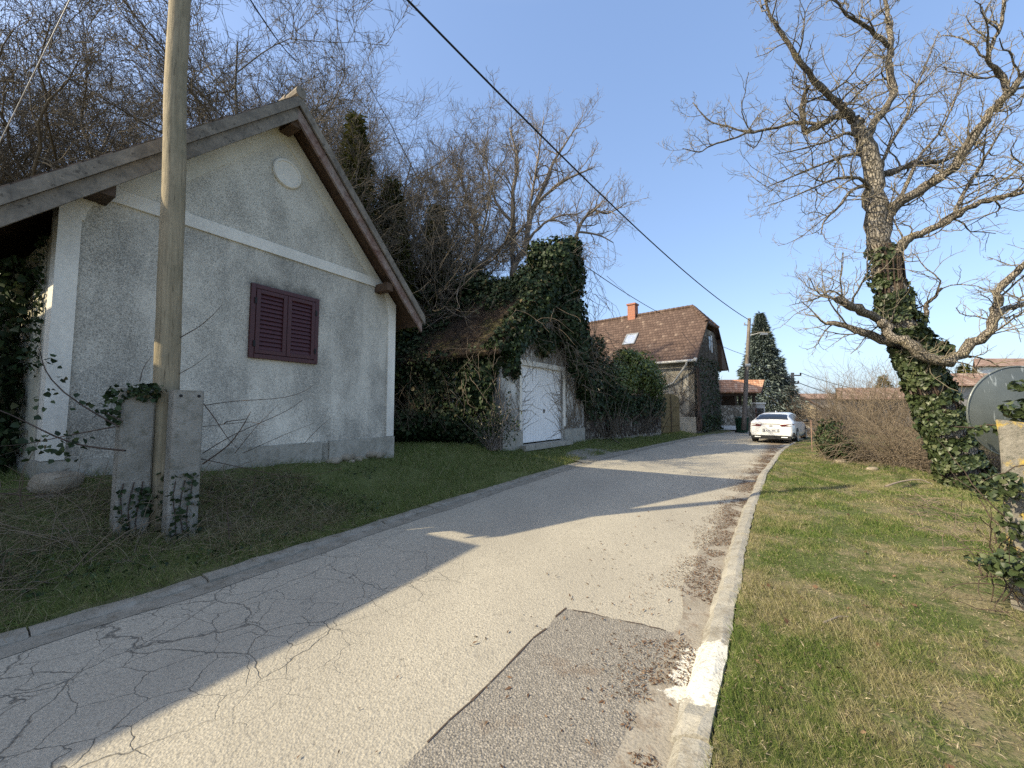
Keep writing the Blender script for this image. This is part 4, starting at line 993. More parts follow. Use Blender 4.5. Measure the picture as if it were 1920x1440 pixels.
for k in range(9):
    a = p0 + nGb * .05 + gH * rg.uniform(-.1, .3); gs.append(np.array([a + V(0, 0, .35 * j) + rg.normal(0, .05, 3) for j in range(12)]))
tubes_obj('trunk', [(np.array(gs), np.tile(np.linspace(.06, .02, 12), (9, 1)))], [6], M['vine'], cv)

# -------------------------------------------------------- roofed gateway with stone wall behind the far pole
M['orange_tile'] = m_tile('orange_roof_tiles', [(0, (.46, .22, .12)), (.5, (.60, .31, .18)), (1, (.70, .45, .30))], .28, .22, (1, 0, 0), (0, .8, .6), .7)
SY = 30.0; sa = P(1345, 735, SY); sb = P(1427, 731, SY); ra = P(1345, 712, SY + 1.3); rb = P(1433, 710, SY + 1.3)
gw = thing('roofed_gateway', (sa[0] + 1.5, SY + 1.3, .2), 'small open shelter with orange tiled roof beside the half hipped house', 'shelter')
sa = sa - V(2.0, 0, 0); ra = ra - V(2.0, 0, 0); sb[2] = sa[2]; rb[2] = ra[2]
back = lambda p: V(p[0], 2 * ra[1] - p[1], p[2])
mb = MB(); nn = unit(np.cross(sb - sa, ra - sa)); nn = nn if nn[2] > 0 else -nn
mb.prism([sa, sb, rb, ra], -nn * .1); mb.build('roof', M['orange_tile'], gw)
mb = MB(); nn2 = V(nn[0], -nn[1], nn[2]); mb.prism([back(sa), back(sb), rb - V(0, 0, .003), ra - V(0, 0, .003)], -nn2 * .1); mb.build('roof', M['orange_tile'], gw)
for p in (sb, back(sb)): mb = MB(); mb.box(p + V(.02, 0, -.1), rb - p, V(-.05, 0, 0), V(0, 0, -.16)); mb.build('bargeboard', M['beam'], gw)
for x_ in (sa[0] + 1.9, sb[0] - .35, (sa[0] + sb[0]) / 2 + .9):
    for y_ in (SY + .45, SY + 2.3):
        mb = MB(); mb.box((x_, y_, .1), (.16, 0, 0), (0, .16, 0), (0, 0, sa[2] + .1)); mb.build('post', M['beam'], gw)
mb = MB(); mb.box((sa[0], SY + .4, sa[2] - .28), (sb[0] - sa[0] - .1, 0, 0), (0, .16, 0), (0, 0, .2)); mb.build('beam', M['beam'], gw)
mb = MB(); mb.box((sa[0] + .2, SY + 2.6, .2), (sb[0] - sa[0] - .6, 0, 0), (0, .12, 0), (0, 0, 2.6)); mb.build('back_wall', M['beam'], gw)
fwl = thing('stone_wall', (P(1370, 790, 29)[0], 28.8, .2), 'low stone garden wall under the orange tiled shelter', 'wall')
xa, xb = P(1340, 780, 28.8)[0], P(1412, 780, 28.8)[0]
mb = MB(); mb.box((xa, 28.8, 0), (xb - xa, 0, 0), (0, .45, 0), (0, 0, 1.85)); mb.build('masonry', M['rubble'], fwl)
mb = MB(); mb.box((xa, 28.55, .1), (xb - xa - 1.2, 0, 0), (0, .25, 0), (0, 0, .28)); mb.build('plinth', M['white_metal'], fwl)
tp = thing('gate_pier', (P(1424, 780, 28.5)[0], 28.6, .2), 'pale stone gate pier standing just left of the parked car roof', 'pier')
x_ = P(1418, 760, 28.5)[0]; mb = MB(); mb.box((x_, 28.5, 0), (.62, 0, 0), (0, .5, 0), (0, 0, 1.95)); mb.build('pier', M['gplaster'], tp); mb = MB(); mb.box((x_ - .06, 28.44, 1.95), (.74, 0, 0), (0, .62, 0), (0, 0, .12)); mb.build('cap', M['trim'], tp)
gp_ = thing('metal_gate', (P(1408, 780, 28.4)[0], 28.45, .2), 'rust brown gate leaf between low stone wall and pale pier', 'gate')
mb = MB()
for i in range(7): mb.box((xb + .03 + i * .085, 28.5, .15), (.07, 0, 0), (0, .05, 0), (0, 0, 1.5))
mb.build('boards', simple('rusty_boards', (.20, .07, .045), (.12, .05, .035), 6), gp_)
for z in (1.2, .4): mb = MB(); mb.box((xb, 28.46, z), (.62, 0, 0), (0, .035, 0), (0, 0, .1)); mb.build('rail', M['beam'], gp_)
# green wheeled bin by the pole
bn = thing('wheeled_bin', (*P(1391, 800, 26.5)[:2], .2), 'dark green wheeled rubbish bin by the foot of the grey wooden pole', 'bin')
c = P(1391, 800, 26.5); c[2] = hz(c[0], c[1]); mb = MB()
q0 = [c + V(-.24, -.24, .06), c + V(.24, -.24, .06), c + V(.24, .24, .06), c + V(-.24, .24, .06)]; q1 = [c + V(-.29, -.32, 1.0), c + V(.29, -.32, 1.0), c + V(.29, .3, 1.0), c + V(-.29, .3, 1.0)]
k = len(mb.v); mb.v += [tuple(p) for p in q0 + q1]; mb.f += [[3, 2, 1, 0], [4, 5, 6, 7]] + [[i, (i + 1) % 4, (i + 1) % 4 + 4, i + 4] for i in range(4)]
M['bin'] = simple('bin_green', (.018, .06, .035), None, 6, .5, .05); mb.build('body', M['bin'], bn)
mb = MB(); mb.box(c + V(-.31, -.36, 1.0), V(.62, 0, 0), V(0, .7, .05), V(0, 0, .05)); mb.build('lid', M['bin'], bn)
for sx in (-.25, .25): mb = MB(); mb.tube([c + V(sx - .03, .26, .1), c + V(sx + .03, .26, .1)], .1, 12); mb.build('wheel', M['black'], bn)

# -------------------------------------------------------- far poles and cables
fp0, fp1 = P(1394, 795, 26.0), P(1405, 597, 26.3); fp0[2] = .2
fp = thing('utility_pole', fp0, 'leaning grey wooden utility pole with small street lamp in front of the blue spruce', 'utility pole')
mb = MB(); mb.tube(np.linspace(fp0, fp1, 8), np.linspace(.15, .10, 8), 12); mb.build('pole_shaft', M['farpole'], fp, smooth=True)
a = fp0 + (fp1 - fp0) * .84; mb = MB(); mb.tube([a, a + V(.5, -.5, .12), a + V(.9, -.7, .1)], .025, 6); arm = mb.build('lamp_arm', M['steel'], fp)
mb = MB(); mb.box(a + V(.4, -.72, -.06), (.42, -.06, 0), (.03, .16, 0), (0, 0, .09)); mb.build('lamp_head', M['steel'], fp)
mb = MB(); b = fp0 + (fp1 - fp0) * .94; mb.tube([b - V(.35, 0, 0), b + V(.35, 0, 0)], .035, 6); 
for x_ in (-.3, .3): mb.tube([b + V(x_, 0, 0), b + V(x_, 0, .16)], .045, 8)
mb.build('insulator_bracket', M['steel'], fp)
mb = MB(); b = fp0 + (fp1 - fp0) * .57; mb.tube([b - V(.17, 0, 0), b + V(.17, 0, 0)], [.16, .16], 10); mb.build('band', M['steel'], fp)
cp0, cp1 = P(1483, 770, 44), P(1486, 699, 44); cp0[2] = 0
cp = thing('concrete_pole', cp0, 'distant pale concrete power pole with short cross arms behind the white car', 'utility pole')
mb = MB(); mb.tube([cp0, cp1], [.26, .2], 4); mb.build('pole_shaft', M['stub'], cp)
for z, L in ((-.3, .9), (-1.2, .6)): mb = MB(); mb.tube([cp1 + V(0, 0, z), cp1 + V(L, 0, z)], .07, 6); mb.tube([cp1 + V(L, 0, z), cp1 + V(L, 0, z + .3)], .08, 6); mb.build('cross_arm', M['beam'], cp)
def cable(name, a, b, sag, r, lab, n=40, mat='black'):
    t = np.linspace(0, 1, n)[:, None]; p = np.asarray(a) * (1 - t) + np.asarray(b) * t; p[:, 2] -= sag * 4 * t[:, 0] * (1 - t[:, 0])
    mb = MB(); mb.tube(p, r, 6); return tag(mb.build(name, M[mat], smooth=True), lab, 'cable')
cable('power_cable', top - V(0, 0, .15), fp0 + (fp1 - fp0) * .985, .70, .022, 'thick black overhead cable running from the pine pole to the grey pole down the street')
wa = P(130, 0, 5.2); wb = P(-20, 305, 6.6); dw = wa - wb
cable('service_wire', wb - dw * .1, wa + dw * .35, .02, .007, 'thin pale wire crossing the sky at the far upper left corner', mat='steel')
wa = P(400, -30, 5.5); wb = P(470, 40, 11)
cable('service_wire', top - V(0, 0, 1.6), P(560, 118, 16), .3, .016, 'short dark wire seen at the top edge just right of the pine pole')
cable('service_wire', P(1085, 490, 14.2), P(1243, 590, 25.5), .1, .016, 'thin dark wire from the ivy mass to the brown tiled roof')
cable('service_wire', P(1320, 632, 24), fp0 + (fp1 - fp0) * .66, .1, .014, 'thin wire between the gable and the grey wooden pole')
cable('service_wire', cp1 + V(.9, 0, 0), P(1660, 738, 40), .3, .03, 'wire leading right from the distant concrete pole')
cable('service_wire', fp0 + (fp1 - fp0) * .62 + V(.1, 0, 0), P(1640, 745, 60), 1.0, .03, 'long sagging wire behind the blue spruce towards the right')

# -------------------------------------------------------- white estate car
car = thing('parked_car', (0, 0, 0), 'white estate car parked at the right kerb, seen from behind', 'car')
lt = NT('car_white', .25, .5); lt.b.inputs['Coat Weight'].default_value = .6
M['carwhite'] = lt.done((.72, .72, .71))
M['carglass'] = simple('car_glass', (.012, .014, .018), None, 3, .06, 0, spec=.8)
M['carblack'] = simple('car_trim', (.02, .02, .021), None, 8, .5, .05)
M['tail'] = simple('tail_lamp_red', (.16, .008, .01), (.10, .006, .008), 8, .15, 0, spec=.6)
M['plate'] = simple('number_plate', (.75, .76, .78), None, 8, .4, 0)
#  y, half width, z bottom, z belt, half roof width, z top
ST = [(0.0, .76, .30, .93, .66, .955), (.05, .82, .24, .97, .72, 1.0), (.18, .875, .2, .99, .73, 1.045), (.45, .895, .2, .99, .62, 1.20), (.85, .90, .19, .975, .585, 1.345), (1.35, .90, .19, .955, .59, 1.405), (2.0, .90, .19, .93, .60, 1.425), (2.6, .90, .19, .92, .59, 1.39), (3.1, .90, .19, .915, .60, 1.22), (3.5, .895, .19, .91, .66, 1.0), (3.75, .885, .19, .86, .70, .91), (4.2, .85, .2, .76, .62, .82), (4.5, .76, .24, .62, .5, .69), (4.6, .62, .3, .55, .4, .60)]
def half(y, w_, zb, zl, wr, zt):
    return [(0, zb), (w_ * .75, zb), (w_ * .96, zb + .08), (w_, zb + (zl - zb) * .38), (w_ * .985, zb + (zl - zb) * .66), (w_ * .965, zl - .05), (w_ * .93, zl), (wr + (w_ * .93 - wr) * .5, zl + (zt - zl) * .5), (wr, zt - (zt - zl) * .13), (wr * .8, zt - (zt - zl) * .02), (wr * .45, zt + .008), (0, zt + .012)]
SEC = np.array([[(x, s[0], z) for x, z in half(*s)] for s in ST])     # (ns, 12, 3)
ca_h = R(-43.0)
CP = P(1446, 822, 18.2); CPx = V(CP[0], CP[1], 0)
fwd = V(math.sin(-ca_h), math.cos(ca_h), 0); rgt = V(fwd[1], -fwd[0], 0)
CW = lambda p: CPx + rgt * p[0] + fwd * p[1] + V(0, 0, p[2])
car.location = tuple(CPx)
def surf(sg, ia, ib, ja, jb, off=0, sub=3):
    """patch of the body skin between stations ia..ib and profile points ja..jb, pushed outward"""
    def S(i, j):
        i0, j0 = min(int(i), len(ST) - 2), min(int(j), 10); fi, fj = i - i0, j - j0
        p = (SEC[i0, j0] * (1 - fj) + SEC[i0, j0 + 1] * fj) * (1 - fi) + (SEC[i0 + 1, j0] * (1 - fj) + SEC[i0 + 1, j0 + 1] * fj) * fi
        return p * [sg, 1, 1]
    ni, nj = int((ib - ia) * sub) + 1, int((jb - ja) * sub) + 1
    v = []
    for i in np.linspace(ia, ib, ni):
        for j in np.linspace(ja, jb, nj):
            p = S(i, j); e = .02; du = S(min(i + e, 12.99), j) - S(max(i - e, 0), j); dv = S(i, min(j + e, 10.99)) - S(i, max(j - e, 0))
            n = np.cross(du, dv) * -sg; n = n / (np.linalg.norm(n) + 1e-9)
            if np.dot(n, p - V(0, 2.2, .6)) < 0: n = -n
            v.append(CW(p + n * off))
    q = np.arange(ni * nj).reshape(ni, nj); f = np.stack([q[:-1, :-1], q[1:, :-1], q[1:, 1:], q[:-1, 1:]], -1).reshape(-1, 4)
    return np.array(v), [f if sg > 0 else f[:, ::-1]]
full = np.concatenate([SEC, SEC[:, -2:0:-1] * [-1, 1, 1]], 1); ns, m_ = full.shape[:2]
vv_ = np.array([CW(p) for p in full.reshape(-1, 3)]); q = np.arange(ns * m_).reshape(ns, m_)
f = np.stack([q[:-1], np.roll(q, -1, 1)[:-1], np.roll(q, -1, 1)[1:], q[1:]], -1).reshape(-1, 4)
me = bpy.data.meshes.new('body'); me.from_pydata([tuple(p) for p in vv_], [], [list(x) for x in f] + [list(q[0][::-1]), list(q[-1])]); me.update()
me.polygons.foreach_set('use_smooth', [True] * (len(me.polygons) - 2) + [False, False])
body = link_mesh(me, 'body', M['carwhite'], car)
def skin(name, mat, *a): v, f = merge([surf(1, *a), surf(-1, *a)]) if name in ('rear_window', 'windscreen') else surf(*a); return np_mesh(name, v, f, mat, car, smooth=True)
v, f = merge([surf(s_, 2.25, 3.85, 8.3, 11, .006) for s_ in (1, -1)]); np_mesh('rear_window', v, f, M['carglass'], car, smooth=True)
v, f = merge([surf(s_, 7.5, 8.95, 8.4, 11, .006) for s_ in (1, -1)]); np_mesh('windscreen', v, f, M['carglass'], car, smooth=True)
for s_ in (1, -1):
    v, f = surf(s_, 3.25, 8.4, 6.15, 7.95, .006); np_mesh('side_window', v, f, M['carglass'], car, smooth=True)
def cbox(name, mat, c, x, y, z, par=car, bev=.01):
    mb = MB(); mb.cbox(CW(c), rgt * x, fwd * y, V(0, 0, z)); return mb.build(name, mat, par, bevel=bev)
for s_ in (1, -1):
    mb = MB(); mb.prism([CW((s_ * .34, -.012, .855)), CW((s_ * .40, -.012, .79)), CW((s_ * .74, .0, .80)), CW((s_ * .86, .2, .86)), CW((s_ * .86, .2, .90)), CW((s_ * .72, -.008, .895))], -fwd * .02 + rgt * s_ * .012); mb.build('tail_light', M['tail'], car)
cbox('light_bar', M['carblack'], (0, .0, .885), .72, .03, .022)
pl = cbox('number_plate', M['plate'], (0, -.022, .585), .52, .015, .112)
cbox('plate_recess', M['steel'], (0, -.004, .60), .66, .02, .17)
mb = MB()
for x_ in (-.16, -.10, -.04, .06, .11, .16): mb.cbox(CW((x_, -.031, .585)), rgt * .03, fwd * .004, V(0, 0, .06))
mb.cbox(CW((-.24, -.031, .585)), rgt * .03, fwd * .004, V(0, 0, .1))
mb.build('plate_marks', simple('plate_ink', (.03, .03, .06), None, 5, .5, 0), pl)
mb = MB(); mb.prism([CW((-.74, -.03, .20)), CW((.74, -.03, .20)), CW((.80, -.03, .34)), CW((.62, -.03, .37)), (CW((-.62, -.03, .37))), CW((-.80, -.03, .34))], fwd * .3); df = mb.build('diffuser', M['carblack'], car)
for s_ in (1, -1):
    mb = MB(); mb.tube([CW((s_ * .52 - .12, -.035, .285)), CW((s_ * .52 + .12, -.035, .285))], .035, 8); mb.build('exhaust_trim', M['steel'], df)
    mb = MB(); mb.prism([CW((s_ * .80, .03, .32)), CW((s_ * .89, .14, .30)), CW((s_ * .87, .12, .52)), CW((s_ * .84, .06, .50))], rgt * s_ * .03 - fwd * .02); mb.build('corner_vent', M['carblack'], car)
mb = MB(); mb.cbox(CW((0, -.006, .80)), rgt * .13, fwd * .02, V(0, 0, .06)); mb.build('badge', M['steel'], car)
for s_ in (1, -1):
    for y_ in (.85, 3.65):
        mb = MB(); c = V(s_ * .80, y_, .325); mb.tube([CW(c - V(.11, 0, 0)), CW(c + V(.11, 0, 0))], .325, 24); wh = mb.build('wheel', M['black'], car, bevel=.02)
        mb = MB(); mb.tube([CW(c + V(s_ * .10, 0, 0)), CW(c + V(s_ * .118, 0, 0))], .225, 20); mb.build('rim', M['steel'], wh)
        mb = MB(); ar = [(y_ + .385 * math.cos(a), .33 + .385 * math.sin(a)) for a in np.linspace(-.25, math.pi + .25, 16)]
        mb.prism([CW((s_ * .86, yy, z)) for yy, z in ar], rgt * s_ * .047); mb.build('wheel_arch', M['carblack'], car)
    mb = MB(); c = V(s_ * 1.0, 2.95, 1.0); mb.tube([CW(c - V(.11, 0, .0)), CW(c), CW(c + V(.1, 0, .01))], [.06, .085, .06], 10); mr = mb.build('wing_mirror', M['carblack'], car)
mb = MB(); mb.prism([CW((0, 1.25, 1.42)), CW((0, 1.55, 1.43)), CW((0, 1.28, 1.50))], rgt * .03); mb.build('aerial', M['carwhite'], car)

# -------------------------------------------------------- blue spruce
def spruce(name, c, h, r, lab, mat, N, seed, cat='tree', grp=None, droop=-.25, sz=.5):
    rg = np.random.default_rng(seed); t = thing(name, c, lab, cat, grp); c = np.asarray(c, float)
    mb = MB(); mb.tube([c, c + V(0, 0, h * .96)], [.03 * h * .8, .02], 8); mb.build('trunk', M['bark'], t)
    w_ = rg.random(N) ** .72; z = h * (1 - w_) ; z = h * (.03 + .97 * (1 - w_))
    rr = r * (w_ * .98 + .02); whorl = np.floor(rg.random(N) * 9) / 9 * 2 * np.pi + np.floor(z * 2.6) * 2.4 + rg.normal(0, .22, N)
    f_ = .3 + .7 * rg.random(N) ** .6; rr = rr * f_ * (.78 + .5 * vnoise(whorl * 1.6, z, 1.1, 3))
    d = np.stack([np.cos(whorl), np.sin(whorl), 0 * z], 1)
    p = c + d * rr[:, None]; p[:, 2] += z - rr * .28 + rr * rr * .05
    nn = np.array([0, 0, 1.]) + rg.normal(0, .45, (N, 3)); up = d + [0, 0, droop] + rg.normal(0, .3, (N, 3))
    v, f = leaves('lance', p, nn, up, rg.uniform(.6, 1.3, N) * sz, rg, wid=rg.uniform(.8, 1.4, N) * sz * .75); np_mesh('crown', v, f, mat, t)
    return t
sp = P(1432, 770, 42); spruce('blue_spruce', (sp[0], 42, .1), 11.9, 3.6, 'tall dense blue green spruce behind the orange tiled shelter', M['spruce'], 26000, 5, sz=.44)
# -------------------------------------------------------- big gnarled tree on the right
rg = np.random.default_rng(77)
LK = .70
def limb(pts):
    """(px, py, depth, radius px) list -> smooth polyline with radii in metres"""
    p = np.array([P(a, b, Y) for a, b, Y, r in pts]); r = np.array([r * LK * Y / F for a, b, Y, r in pts])
    # catmull-rom
    out = []; rad = []; q = np.vstack([2 * p[0] - p[1], p, 2 * p[-1] - p[-2]])
    for i in range(1, len(q) - 2):
        for t in np.linspace(0, 1, 5)[:-1]:
            out.append(.5 * ((2 * q[i]) + (-q[i - 1] + q[i + 1]) * t + (2 * q[i - 1] - 5 * q[i] + 4 * q[i + 1] - q[i + 2]) * t * t + (-q[i - 1] + 3 * q[i] - 3 * q[i + 1] + q[i + 2]) * t ** 3)); rad.append(r[i - 1] + (r[i] - r[i - 1]) * t)
    out.append(p[-1]); rad.append(r[-1]); out, rad = np.array(out), np.array(rad)
    nz = np.random.default_rng(int(p[0, 0] * 1000) % 99991).normal(0, 1, out.shape); nz[0] = 0; out = out + nz * np.minimum(rad * .22, .03)[:, None]; return out, rad * (1 + .5 * (nz[:, 0:1].ravel() * .12))
TB = G(1808, 925, -.1); TY = 8.2
trunk = limb([(1822, 935, TY, 46), (1800, 880, TY, 38), (1768, 800, TY, 35), (1738, 720, TY, 33), (1708, 650, TY, 32), (1680, 585, TY, 29), (1662, 500, TY, 26), (1650, 450, TY, 26), (1639, 390, TY, 25), (1640, 331, TY, 21), (1622, 268, TY, 18), (1606, 223, TY, 15)])
L = [
 limb([(1606, 226, TY, 12), (1585, 205, 8.1, 10), (1564, 188, 8.0, 9), (1529, 153, 7.8, 8), (1501, 115, 7.6, 6.5), (1473, 73, 7.5, 5), (1445, 31, 7.4, 4), (1432, -12, 7.3, 3)]),
 limb([(1604, 226, TY, 11), (1583, 212, 8.3, 9), (1553, 228, 8.3, 8), (1508, 248, 8.3, 7)]),
 limb([(1508, 247, 8.3, 6), (1506, 225, 8.2, 6), (1503, 195, 8.1, 6), (1515, 160, 7.9, 5)]),
 limb([(1540, 236, 8.3, 5), (1500, 229, 8.4, 4.5), (1445, 242, 8.6, 4), (1403, 248, 8.7, 3.2), (1365, 237, 8.8, 2.6), (1334, 229, 8.9, 2), (1315, 212, 8.9, 1.6), (1299, 192, 9, 1)]),
 limb([(1403, 248, 8.7, 2.6), (1380, 258, 8.6, 2.4), (1334, 272, 8.5, 2), (1312, 285, 8.4, 1.6), (1280, 278, 8.3, 1)]),
 limb([(1625, 258, TY, 12), (1644, 225, 8.3, 10), (1674, 181, 8.5, 9), (1667, 133, 8.6, 8), (1669, 91, 8.6, 7), (1665, 35, 8.7, 6), (1658, -15, 8.8, 4.5)]),
 limb([(1668, 88, 8.6, 6), (1650, 72, 8.5, 5.5), (1613, 42, 8.3, 5), (1585, 24, 8.2, 4), (1560, -10, 8.1, 3)]),
 limb([(1652, 440, TY, 15), (1662, 425, 8.1, 14), (1679, 387, 8.0, 13), (1739, 349, 7.8, 11), (1787, 314, 7.6, 11), (1836, 241, 7.4, 11), (1861, 206, 7.3, 10), (1896, 171, 7.1, 9), (1930, 130, 7, 8), (2010, 70, 6.8, 6)]),
 limb([(1655, 328, TY, 9), (1680, 320, 8.3, 7.5), (1714, 307, 8.5, 6), (1773, 300, 8.6, 5), (1810, 272, 8.8, 4), (1850, 268, 8.9, 3)]),
 limb([(1893, 173, 7.1, 7), (1875, 140, 7.1, 7), (1854, 115, 7.0, 6), (1862, 80, 7, 5), (1878, 42, 6.9, 4.5), (1886, -20, 6.8, 3.5)]),
 limb([(1672, 500, TY, 14), (1682, 478, 8.0, 13), (1700, 448, 7.9, 12), (1728, 438, 7.8, 9), (1787, 408, 7.6, 8), (1826, 384, 7.5, 7), (1878, 370, 7.4, 6), (1925, 360, 7.2, 5), (1990, 335, 7, 4)]),
 limb([(1790, 406, 7.6, 6), (1803, 370, 7.7, 5), (1829, 325, 7.8, 4.2), (1850, 290, 7.9, 3), (1880, 240, 8, 2)]),
 limb([(1650, 600, 8.0, 14), (1674, 630, 7.9, 15), (1712, 650, 7.75, 16), (1768, 680, 7.6, 17), (1817, 653, 7.5, 14), (1855, 615, 7.4, 13), (1869, 576, 7.35, 12), (1872, 549, 7.3, 11), (1900, 514, 7.2, 9), (1930, 490, 7.1, 8), (2010, 430, 6.9, 6)]),
 limb([(1866, 590, 7.35, 8), (1893, 576, 7.4, 8), (1925, 570, 7.4, 7), (2000, 540, 7.4, 5)]),
 limb([(1680, 612, TY, 13), (1650, 600, 8.1, 12), (1615, 583, 8.0, 11), (1587, 569, 7.9, 10), (1568, 560, 7.9, 9)]),
 limb([(1700, 648, TY, 11), (1664, 640, 8.2, 10), (1625, 626, 8.3, 9), (1594, 614, 8.4, 7), (1553, 604, 8.5, 6)]),
 limb([(1590, 568, 7.9, 3), (1560, 545, 7.8, 2.5), (1530, 560, 7.7, 2.2), (1480, 573, 7.6, 1)]),
 limb([(1590, 612, 8.4, 2.5), (1565, 580, 8.3, 2.2), (1545, 540, 8.2, 1.8), (1540, 500, 8.1, 1)]),
 limb([(1733, 610, 8.0, 5), (1737, 590, 7.9, 5), (1738, 570, 7.9, 4.5), (1752, 558, 7.8, 4), (1765, 540, 7.8, 3)]),
 limb([(1646, 365, TY, 6), (1610, 335, 8.0, 4), (1570, 335, 7.9, 3.4), (1530, 350, 7.7, 2.5), (1480, 372, 7.6, 1.4), (1440, 385, 7.5, 1)]),
 limb([(1640, 300, TY, 6), (1600, 290, 8.3, 4.5), (1550, 305, 8.4, 3.5), (1500, 325, 8.5, 2.5), (1440, 350, 8.6, 1.4)]),
 limb([(1638, 345, TY, 6), (1600, 355, 8.1, 4), (1570, 390, 8.0, 3), (1545, 415, 7.9, 2.4), (1540, 440, 7.9, 1.6)]),
 limb([(1620, 262, TY, 5), (1590, 250, 8.1, 4), (1560, 262, 8.0, 3), (1500, 280, 7.9, 2), (1450, 290, 7.8, 1)]),
 limb([(1652, 320, TY, 5), (1665, 280, 8.2, 4), (1700, 215, 8.3, 3.4), (1720, 160, 8.4, 2.6), (1740, 110, 8.4, 1.6), (1760, 60, 8.4, 1)]),
 limb([(1680, 388, 8.0, 5), (1720, 300, 8.1, 4), (1760, 250, 8.1, 3), (1785, 200, 8.1, 2), (1810, 130, 8.1, 1.2)]),
]
L[12] = (L[12][0], L[12][1] * .84)
tree = thing('walnut_tree', (*trunk[0][0][:2], .0), 'large gnarled leafless tree with ivy wrapped leaning trunk on the right verge', 'tree')
mb = MB()
def bumpy(p, r, n=14, amp=.10, seed=0):
    k0 = len(mb.v); mb.tube(p, r, n)
    for i in range(k0, len(mb.v)):
        q = np.array(mb.v[i]); j = (i - k0) // n; j = min(j, len(p) - 1); d = q - p[j]
        s = 1 + amp * 2 * (vnoise(q[0] * 2.2 + q[2], q[1] * 2.2 + q[2] * 1.7, 2.4, seed) - .5); mb.v[i] = tuple(p[j] + d * s)
bumpy(trunk[0], trunk[1], 18, .16, 2); mb.build('trunk', M['bark_old'], tree, smooth=True)
mb = MB()
for i, (p, r) in enumerate(L): bumpy(p, r, 10 if r[0] > .05 else 6, .2, i)
mb.build('limbs', M['bark'], tree, smooth=True)
# branchlets and twigs: short, upturned, knobbly
grp1 = []; G1 = []; G2 = []; G3 = []
allp = []; allr = []; allL = []
for p, r in L:
    ln = np.linalg.norm(np.diff(p, axis=0), axis=1).sum()
    m = int(np.clip(ln * 5.2, 5, 34)); pp, dd, LL, rr = children(rg, p[None], r[None], m, .12, 1.0, 1.0, .0, .55, np.array([1.0]))
    LL = rg.uniform(.45, 1.35, m); rr = np.minimum(np.minimum(rr, .030), .006 + .012 * LL)
    allp.append(pp); allL.append(LL); allr.append((dd, rr))
pp = np.concatenate(allp); dd = np.concatenate([a for a, b in allr]); rr = np.concatenate([b for a, b in allr]); LL = np.concatenate(allL)
kp = (pp[:, 2] > 2.0) & (rg.random(len(pp)) < np.where(pp[:, 2] < 4.2, .6, 1)); pp, dd, rr, LL = pp[kp], dd[kp], rr[kp], LL[kp]
LL = LL * np.where(pp[:, 0] / pp[:, 1] < .62, .5, 1.0)          # outermost left branchlets stay short
g1 = grow_level(rg, pp, dd * [1, 1, .7] + [0, 0, .1], LL, rr, 8, .26, .07, .4); G1.append(g1)
p2, d2, L2, r2 = children(rg, *g1, 7, .15, 1.0, .85, .55, .62, LL); g2 = grow_level(rg, p2, d2, L2, r2.clip(.0045, .02), 6, .28, .08, .5); G2.append(g2)
p3, d3_, L3, r3 = children(rg, *g2, 3, .2, 1.0, .8, .5, .7, L2); g3 = grow_level(rg, p3, d3_, L3.clip(.06, .4), r3.clip(.0034, .008), 4, .2, .12, .6); G3.append(g3)
tubes_obj('branchlets', [g1], [5], M['bark'], tree); tubes_obj('twigs', [g2, g3], [4, 3], M['twig_lichen'], tree)
# root flare limb ends, cut stub faces
M['cutwood'] = simple('cut_wood', (.42, .34, .22), (.25, .19, .12), 14)
for i in (14, 15, 1):
    p, r = L[i]; dv = unit(p[-1] - p[-2]); mb = MB(); mb.tube([p[-1] - dv * .01, p[-1] + dv * .006], [r[-1] * .96, r[-1] * .9], 10); mb.build('cut_face', M['cutwood'], tree)
# ivy sleeve on the trunk
iv = thing('ivy', (*trunk[0][0][:2], .05), 'glossy ivy sleeve wrapped thickly round the leaning trunk of the large bare tree', 'ivy')
N = 14000; tt = rg.random(N) ** .9 * .62; idx = tt * (len(trunk[0]) - 1); i0 = np.minimum(idx.astype(int), len(trunk[0]) - 2); fr = (idx - i0)[:, None]
c = trunk[0][i0] * (1 - fr) + trunk[0][i0 + 1] * fr; tan = unit(trunk[0][i0 + 1] - trunk[0][i0]); rad = trunk[1][i0]
an = rg.random(N) * 2 * np.pi; x_ = unit(np.cross(tan, [0, 1., 0])); y_ = np.cross(tan, x_); dr_ = np.cos(an)[:, None] * x_ + np.sin(an)[:, None] * y_
lump = vnoise(an * 1.3, tt * 14, 1.2, 4)
keep = rg.random(N) < np.clip(1.5 - (tt / .62) ** 3 * 1.4, 0, 1) * np.where(tt > .42, lump * 1.3, 1)
off = rad * (1.02 + .15 * rg.random(N)) + .11 * lump * np.interp(tt, [0, .1, .4, .62], [1.1, 1.0, .8, .3])
p = c + dr_ * off[:, None]; p, dr_ = p[keep], dr_[keep]; m = len(p)
v1 = leaves('ivy', p, dr_ + rg.normal(0, .4, (m, 3)), np.array([0, 0, -1.]) + rg.normal(0, .45, (m, 3)), rg.uniform(.04, .105, m), rg)
v2 = ivy_blob(trunk[0][0] + V(.05, -.1, .15), (.42, .38, .3), 420, .07, rg); v3 = ivy_blob(P(1750, 660, TY - .1), (.35, .25, .3), 500, .085, rg)
v4 = ivy_blob(P(1700, 610, TY + .1), (.3, .25, .4), 450, .085, rg)
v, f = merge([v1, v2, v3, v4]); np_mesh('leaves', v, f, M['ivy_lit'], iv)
gs = []
